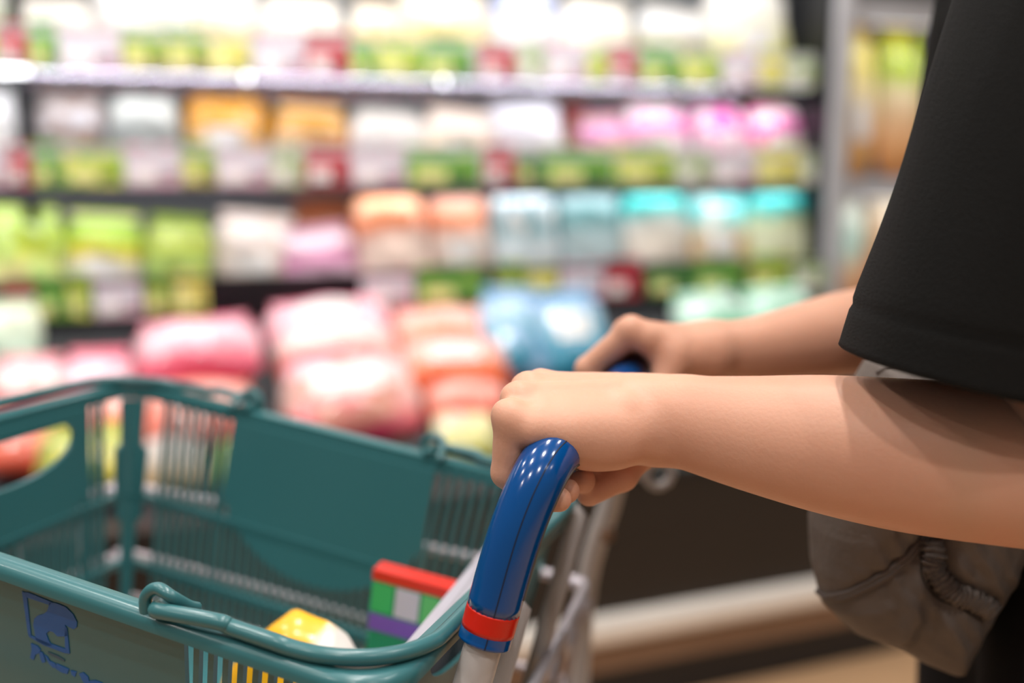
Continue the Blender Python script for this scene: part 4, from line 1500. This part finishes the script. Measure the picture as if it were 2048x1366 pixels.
for sy in (-1, 1):
    me_ = MB()
    c = hc + np.array((-0.0585, 0.029 * sy, 0.0))
    me_.loft([[Vector((c[0] + 0.012 * math.cos(a) * -1, c[1] + 0.012 * math.sin(a) * math.cos(b), c[2] + 0.012 * math.sin(a) * math.sin(b))) for b in [2 * math.pi * k / 14 for k in range(14)]] for a in [math.pi * j / 8 + 0.001 for j in range(9)]])
    eo = pm(me_, 'eye', M['eye'], True)
    me_ = MB()
    me_.tube([Vector((c[0] - 0.0112, c[1], c[2])), Vector((c[0] - 0.0126, c[1], c[2]))], 0.0048, 12)
    io = pm(me_, 'iris', M['iris'], True, parent=eo)
me_ = MB()
me_.tube(bez([hc + np.array((-0.074, -0.022, -0.055)), hc + np.array((-0.082, 0, -0.054)), hc + np.array((-0.074, 0.022, -0.055))], 5), 0.0045, 8)
pm(me_, 'lips', M['skin_dark'], True)
# hair: cap with a tied tail at the back
F = Field((0.27, 0.56, 1.20), (0.60, 0.84, 1.62), 0.006)
F.ell(hc + (0.018, 0, 0.028), (0.094, 0.080, 0.092), None, 0.01)
F.ell(hc + (-0.095, 0, -0.030), (0.055, 0.062, 0.085), None, 0.015, 'sub')
F.chain([hc + (0.10, 0, 0.03), hc + (0.145, 0, 0.0), hc + (0.15, 0, -0.10), hc + (0.135, 0, -0.20)], [0.022, 0.026, 0.024, 0.008], 0.012)
hair = np_mesh('hair', [F.mesh()], M['hair'], person)
hair.data.transform(PI_)

# trousers and shirt: closed soft shells over the body
F = Field((0.18, 0.44, 0.05), (0.64, 0.96, 1.02), 0.006)
F.ell((0.452, 0.70, 0.88), (0.112, 0.162, 0.13), None, 0.03)
for hip, kn, an in (((0.432, 0.625, 0.84), (0.352, 0.615, 0.46), (0.43, 0.62, 0.10)), ((0.44, 0.775, 0.84), (0.44, 0.79, 0.46), (0.54, 0.79, 0.12))):
    F.cone(hip, kn, 0.098, 0.076, 0.04)
    F.cone(kn, an, 0.076, 0.062, 0.02)
tr = np_mesh('trousers', [F.mesh()], M['pants'], person)
tr.data.transform(PI_)
F = Field((0.20, 0.42, 0.72), (0.66, 0.98, 1.42), 0.006)
F.ell((0.458, 0.70, 1.15), (0.118, 0.175, 0.20), None, 0.03)
F.cone((0.458, 0.655, 0.90), (0.458, 0.745, 0.90), 0.118, 0.118, 0.08)
F.cone((0.455, 0.70, 1.10), (0.455, 0.70, 0.90), 0.13, 0.13, 0.05)
F.cone((0.415, 0.545, 1.275), (0.415, 0.855, 1.275), 0.060, 0.060, 0.05)
F.cone((0.43, 0.70, 1.28), (0.425, 0.70, 1.318), 0.068, 0.058, 0.02)
F.cone((0.415, 0.56, 1.262), (0.372, 0.545, 1.262), 0.062, 0.060, 0.03)
F.cone((0.43, 0.84, 1.262), (0.432, 0.865, 1.262), 0.062, 0.060, 0.03)
sh = np_mesh('shirt', [F.mesh()], M['tee'], person)
sh.data.transform(PI_)


def sleeve(spec, name):
    """spec: rings (cx, cy, cz, rx, ry, tilt) from hem to shoulder; open tube with turned hem"""
    m = MB()
    rings = []
    n = 56

    def ring(c, rx, ry, ph, amp, tilt):
        out = []
        for k in range(n):
            a = 2 * math.pi * k / n
            w = 1 + amp * (math.sin(3 * a + ph) + 0.6 * math.sin(5 * a + ph * 1.7))
            ca, sa = math.cos(a), math.sin(a)
            x = math.copysign(abs(ca) ** 0.9, ca) * rx * w
            y = math.copysign(abs(sa) ** 0.9, sa) * ry * w
            out.append(Vector((c[0] + x, c[1] + y, c[2] + tilt * x)))
        return out
    (cx, cy, cz, rx, ry, tl) = spec[0]
    # inside of the hem, then out and up
    rings.append(ring((cx + 0.006, cy, cz + 0.045), rx - 0.013, ry - 0.012, 0.4, 0.008, tl))
    rings.append(ring((cx, cy, cz + 0.002), rx - 0.0025, ry - 0.0025, 0.4, 0.008, tl))
    rings.append(ring((cx, cy, cz - 0.0005), rx - 0.0012, ry - 0.0012, 0.4, 0.008, tl))
    rings.append(ring((cx, cy, cz + 0.0006), rx, ry, 0.4, 0.008, tl))
    P = [Vector(s[:3]) for s in spec]
    for i in range(len(spec) - 1):
        for q in range(10):
            t = q / 10
            s = [spec[i][j] * (1 - t) + spec[i + 1][j] * t for j in range(6)]
            g = 0.0
            h = s[2] - cz
            if i == 0 and q == 0:
                continue
            rr = 0.0
            if 0.024 < h < 0.030:
                rr = -0.0009
            f_ = min(1.0, h / 0.12)
            rings.append(ring(s[:3], s[3] + rr, s[4] + rr, 0.4 + 2.2 * h / 0.12, 0.008 + 0.012 * f_, s[5]))
    s = spec[-1]
    rings.append(ring(s[:3], s[3], s[4], 1.0, 0.01, s[5]))
    m.loft(rings, cap=False)
    return pm(m, name, M['tee'], True, parent=None)


slv = sleeve([(0.2680, 0.520, 1.037, 0.0905, 0.068, -0.20), (0.2735, 0.520, 1.075, 0.0885, 0.068, -0.15), (0.281, 0.521, 1.120, 0.0855, 0.068, -0.04), (0.298, 0.523, 1.190, 0.083, 0.069, 0.0), (0.314, 0.526, 1.245, 0.083, 0.071, 0.05), (0.355, 0.545, 1.305, 0.078, 0.066, 0.1), (0.41, 0.60, 1.325, 0.05, 0.04, 0.1)], 'sleeve')
slf = sleeve([(0.432, 0.868, 1.060, 0.080, 0.066, -0.06), (0.432, 0.868, 1.10, 0.080, 0.066, -0.05), (0.432, 0.870, 1.15, 0.080, 0.067, 0.0), (0.432, 0.872, 1.22, 0.080, 0.068, 0.05), (0.43, 0.855, 1.305, 0.075, 0.065, 0.1), (0.43, 0.80, 1.325, 0.05, 0.04, 0.1)], 'sleeve')
# shoes
for (x, y, rz) in ((0.365, 0.62, 0), (0.475, 0.79, 0.0)):
    m = MB()
    rings = []
    for q, wd, ht in ((-0.115, 0.012, 0.02), (-0.10, 0.032, 0.042), (-0.05, 0.042, 0.06), (0.0, 0.040, 0.085), (0.05, 0.036, 0.10), (0.10, 0.034, 0.10), (0.125, 0.026, 0.09), (0.135, 0.01, 0.06)):
        rings.append([Vector((x + q, y + wd * math.cos(a), 0.0 + max(0.0, ht * (0.5 + 0.5 * math.sin(a))))) for a in [2 * math.pi * k / 16 for k in range(16)]])
    m.loft(rings)
    pm(m, 'shoe', M['shoe'], True)

# ================================================================== WAIST BAG
YB = 0.655
outl = [(1740, 722), (1775, 703), (1850, 690), (1960, 720), (2060, 850), (2070, 1000), (2010, 1150), (1955, 1240), (1912, 1325), (1888, 1336), (1830, 1312), (1788, 1288), (1700, 1256), (1645, 1205), (1626, 1130), (1622, 1050), (1634, 950), (1675, 830)]
poly = np.array([[at(x, y, YB).x, at(x, y, YB).z] for x, y in outl])
wb = empty('waist_bag', (0.30, YB, 0.90), 'taupe nylon pouch with piping and gathered elastic worn at the waist', 'bag')
WI_ = Matrix.Translation((-0.30, -YB, -0.90))


def poly_sdf(P, X, Z):
    d = np.full(X.shape, 1e9)
    s = np.ones(X.shape)
    n = len(P)
    for i in range(n):
        a, b = P[i], P[i - 1]
        e = b - a
        wx, wz = X - a[0], Z - a[1]
        t = np.clip((wx * e[0] + wz * e[1]) / (e @ e), 0, 1)
        d = np.minimum(d, (wx - e[0] * t) ** 2 + (wz - e[1] * t) ** 2)
        c1 = Z >= a[1]
        c2 = Z < b[1]
        c3 = e[0] * wz > e[1] * wx
        fl2 = (c1 & c2 & c3) | (~c1 & ~c2 & ~c3)
        s = np.where(fl2, -s, s)
    return s * np.sqrt(d)


# seam line across the face of the bag and the gathered mouth of the lower pocket
seam_px = [(1656, 1190), (1674, 1190), (1700, 1186), (1745, 1166), (1790, 1138), (1830, 1104), (1862, 1076), (1880, 1058)]
gath_px = [(1868, 1082), (1868, 1108), (1866, 1132), (1878, 1156), (1896, 1176), (1912, 1188), (1938, 1196), (1962, 1208), (1985, 1222)]
fold_px = [(1862, 1110), (1848, 1145), (1836, 1190), (1822, 1240), (1800, 1282)]


def w2(px):
    """where the sight lines of the seam points meet the bulging face of the bag"""
    out = []
    for x, y in px:
        Y = YB - 0.03
        for _ in range(12):
            p = at(x, y, Y)
            dd = float(poly_sdf(poly, np.array([[p.x]]), np.array([[p.z]]))[0, 0])
            q = max(dd + 0.048, 0)
            Y = 0.5 * Y + 0.5 * (YB - math.sqrt(max(0.048 ** 2 - q * q, 0)) * 1.05)
        if dd < 0.0:
            out.append((p.x, p.z))
    return np.array(out)


def line_d(P, X, Z):
    d = np.full(X.shape, 1e9)
    sg = np.zeros(X.shape)
    for i in range(len(P) - 1):
        a, b = P[i], P[i + 1]
        e = b - a
        t = np.clip(((X - a[0]) * e[0] + (Z - a[1]) * e[1]) / (e @ e), 0, 1)
        q = (X - a[0] - e[0] * t) ** 2 + (Z - a[1] - e[1] * t) ** 2
        u = q < d
        d = np.where(u, q, d)
        sg = np.where(u, np.sign(e[0] * (Z - a[1]) - e[1] * (X - a[0])), sg)
    return np.sqrt(d), sg


SP, GP, FP = w2(seam_px), w2(gath_px), w2(fold_px)
F = Field((poly[:, 0].min() - 0.01, YB - 0.075, poly[:, 1].min() - 0.01), (poly[:, 0].max() + 0.01, YB + 0.075, poly[:, 1].max() + 0.01), 0.0016)
X2, Z2 = np.meshgrid(F.ax[0], F.ax[2], indexing='ij')
d2 = poly_sdf(poly, X2, Z2)
ds, ss = line_d(SP, X2, Z2)
dg, sg_ = line_d(GP, X2, Z2)
df, sf = line_d(FP, X2, Z2)
RB = 0.048
inner = np.maximum(d2 + RB, 0)
half_t = np.sqrt(np.maximum(RB * RB - inner ** 2, 0)) * 1.05 - np.where(d2 > 0, d2 * 3, 0)
# relief: groove along the seam, folds, puckers towards the gathers, soft puffing
rel = -0.0035 * np.exp(-(ds / 0.004) ** 2) + 0.003 * (1 - np.exp(-(ds / 0.02) ** 2))
rel += 0.0045 * np.exp(-(df / 0.006) ** 2) - 0.0045 * np.exp(-((df - 0.012) / 0.008) ** 2) * (sf > 0)
rel += np.exp(-(dg / 0.012) ** 2) * (-0.006) + np.exp(-((dg - 0.022) / 0.016) ** 2) * 0.0012 * np.sin((X2 * 1.2 + Z2 * 0.8) * 320)
rel += 0.0005 * np.sin(X2 * 95 + Z2 * 40) * np.sin(Z2 * 80 - 30 * X2) + 0.0012 * np.sin(X2 * 43 + 1) * np.sin(Z2 * 51) + 0.0005 * np.sin(X2 * 260 + 140 * Z2 + 3 * np.sin(Z2 * 120))
front = half_t + np.where(d2 < -0.004, rel, 0) * np.clip(-d2 / 0.02, 0, 1)
yy = F.ax[1]
F.D = np.where(yy[None, :, None] < YB, (YB - yy[None, :, None]) - front[:, None, :], (yy[None, :, None] - YB) - half_t[:, None, :]).astype(np.float32)
F.D = np.where(d2[:, None, :] > 0, np.maximum(F.D, d2[:, None, :]), F.D).astype(np.float32)
bagb = np_mesh('bag_body', [F.mesh()], M['bag'], wb)
bagb.data.transform(WI_)


def bag_y(x, z):
    i = int(round((x - F.ax[0][0]) / F.h)); k = int(round((z - F.ax[2][0]) / F.h))
    i = min(max(i, 0), front.shape[0] - 1); k = min(max(k, 0), front.shape[1] - 1)
    return YB - front[i, k]


def on_bag(P, off, n=6):
    pts = bez([Vector((p[0], 0, p[1])) for p in P], n)
    out = [Vector((p.x, bag_y(p.x, p.z) - off, p.z)) for p in pts]
    for _ in range(3):
        out = [out[0]] + [Vector((q.x, (out[i - 1].y + 2 * q.y + out[i + 1].y) / 4, q.z)) for i, q in enumerate(out) if 0 < i < len(out) - 1] + [out[-1]]
    return out


def wpart(m, name, mt, smooth=True):
    o = m.build(name, mt, wb, smooth)
    o.data.transform(WI_)
    return o


for off2 in (0.0, -0.0050):
    P_ = SP + np.array((0.3 * off2, off2))
    m = MB(); m.tube(on_bag(P_, 0.0012), 0.0021, 10); wpart(m, 'piping', M['bag_pipe'])
# ruched elastic: a gathered ribbon with tight cross folds
gpth = on_bag(GP, 0.004, 14)
fv, bv, fcs = [], [], []
r_ = random.Random(3)
n_, k_ = len(gpth), 9
for i, p in enumerate(gpth):
    t = (gpth[min(i + 1, n_ - 1)] - gpth[max(i - 1, 0)]).normalized()
    side_v = t.cross(Vector((0, -1, 0))).normalized()
    wdt = 0.0068 + 0.0012 * math.sin(i * 0.9) + r_.uniform(-0.0004, 0.0004)
    for k in range(k_):
        q = -1 + 2 * k / (k_ - 1)
        fold = 0.0016 * math.sin(i * 1.25 + 1.6 * q + 0.8 * math.sin(i * 0.33)) + 0.0009 * math.sin(i * 2.6 - 2.5 * q)
        yy_ = -0.0030 * math.sqrt(max(0, 1 - q * q)) + fold * (0.5 + 0.5 * abs(q))
        fv.append(p + side_v * wdt * q + Vector((0, yy_ - 0.0005, 0)))
        bv.append(p + side_v * wdt * q * 0.95 + Vector((0, 0.004, 0)))
N_ = n_ * k_
for i in range(n_ - 1):
    for k in range(k_ - 1):
        a = i * k_ + k
        fcs.append((a, a + 1, a + k_ + 1, a + k_))
        fcs.append((N_ + a, N_ + a + k_, N_ + a + k_ + 1, N_ + a + 1))
    a = i * k_
    fcs.append((a, a + k_, N_ + a + k_, N_ + a))
    b = a + k_ - 1
    fcs.append((b + k_, b, N_ + b, N_ + b + k_))
m = MB(); m.add(fv + bv, fcs); wpart(m, 'gathered_elastic', M['bag'])
m = MB(); m.tube(on_bag(GP + np.array((-0.0075, -0.006)), 0.0006, 6), 0.0004, 5); wpart(m, 'stitch_line', M['bag_dark'])
# zip edge near the top and the waist strap
m = MB(); m.tube(on_bag(w2([(1750, 745), (1790, 728), (1850, 722), (1930, 740), (2000, 790)]), 0.0002), 0.0016, 8); wpart(m, 'zip_edge', M['bag_pipe'])
m = MB()
st_ = []
for k in range(40):
    a = 2 * math.pi * k / 40
    st_.append((Vector((0.455 + 0.133 * math.cos(a), 0.70 + 0.166 * math.sin(a), 0.965))))
rings = [[p + Vector((0, 0, -0.014)), p + (p - Vector((0.455, 0.70, 0.965))).normalized() * 0.002 + Vector((0, 0, -0.014)), p + (p - Vector((0.455, 0.70, 0.965))).normalized() * 0.002 + Vector((0, 0, 0.014)), p + Vector((0, 0, 0.014))] for p in st_]
m.loft(rings, closed_path=True)
wpart(m, 'waist_strap', M['bag_dark'], False)
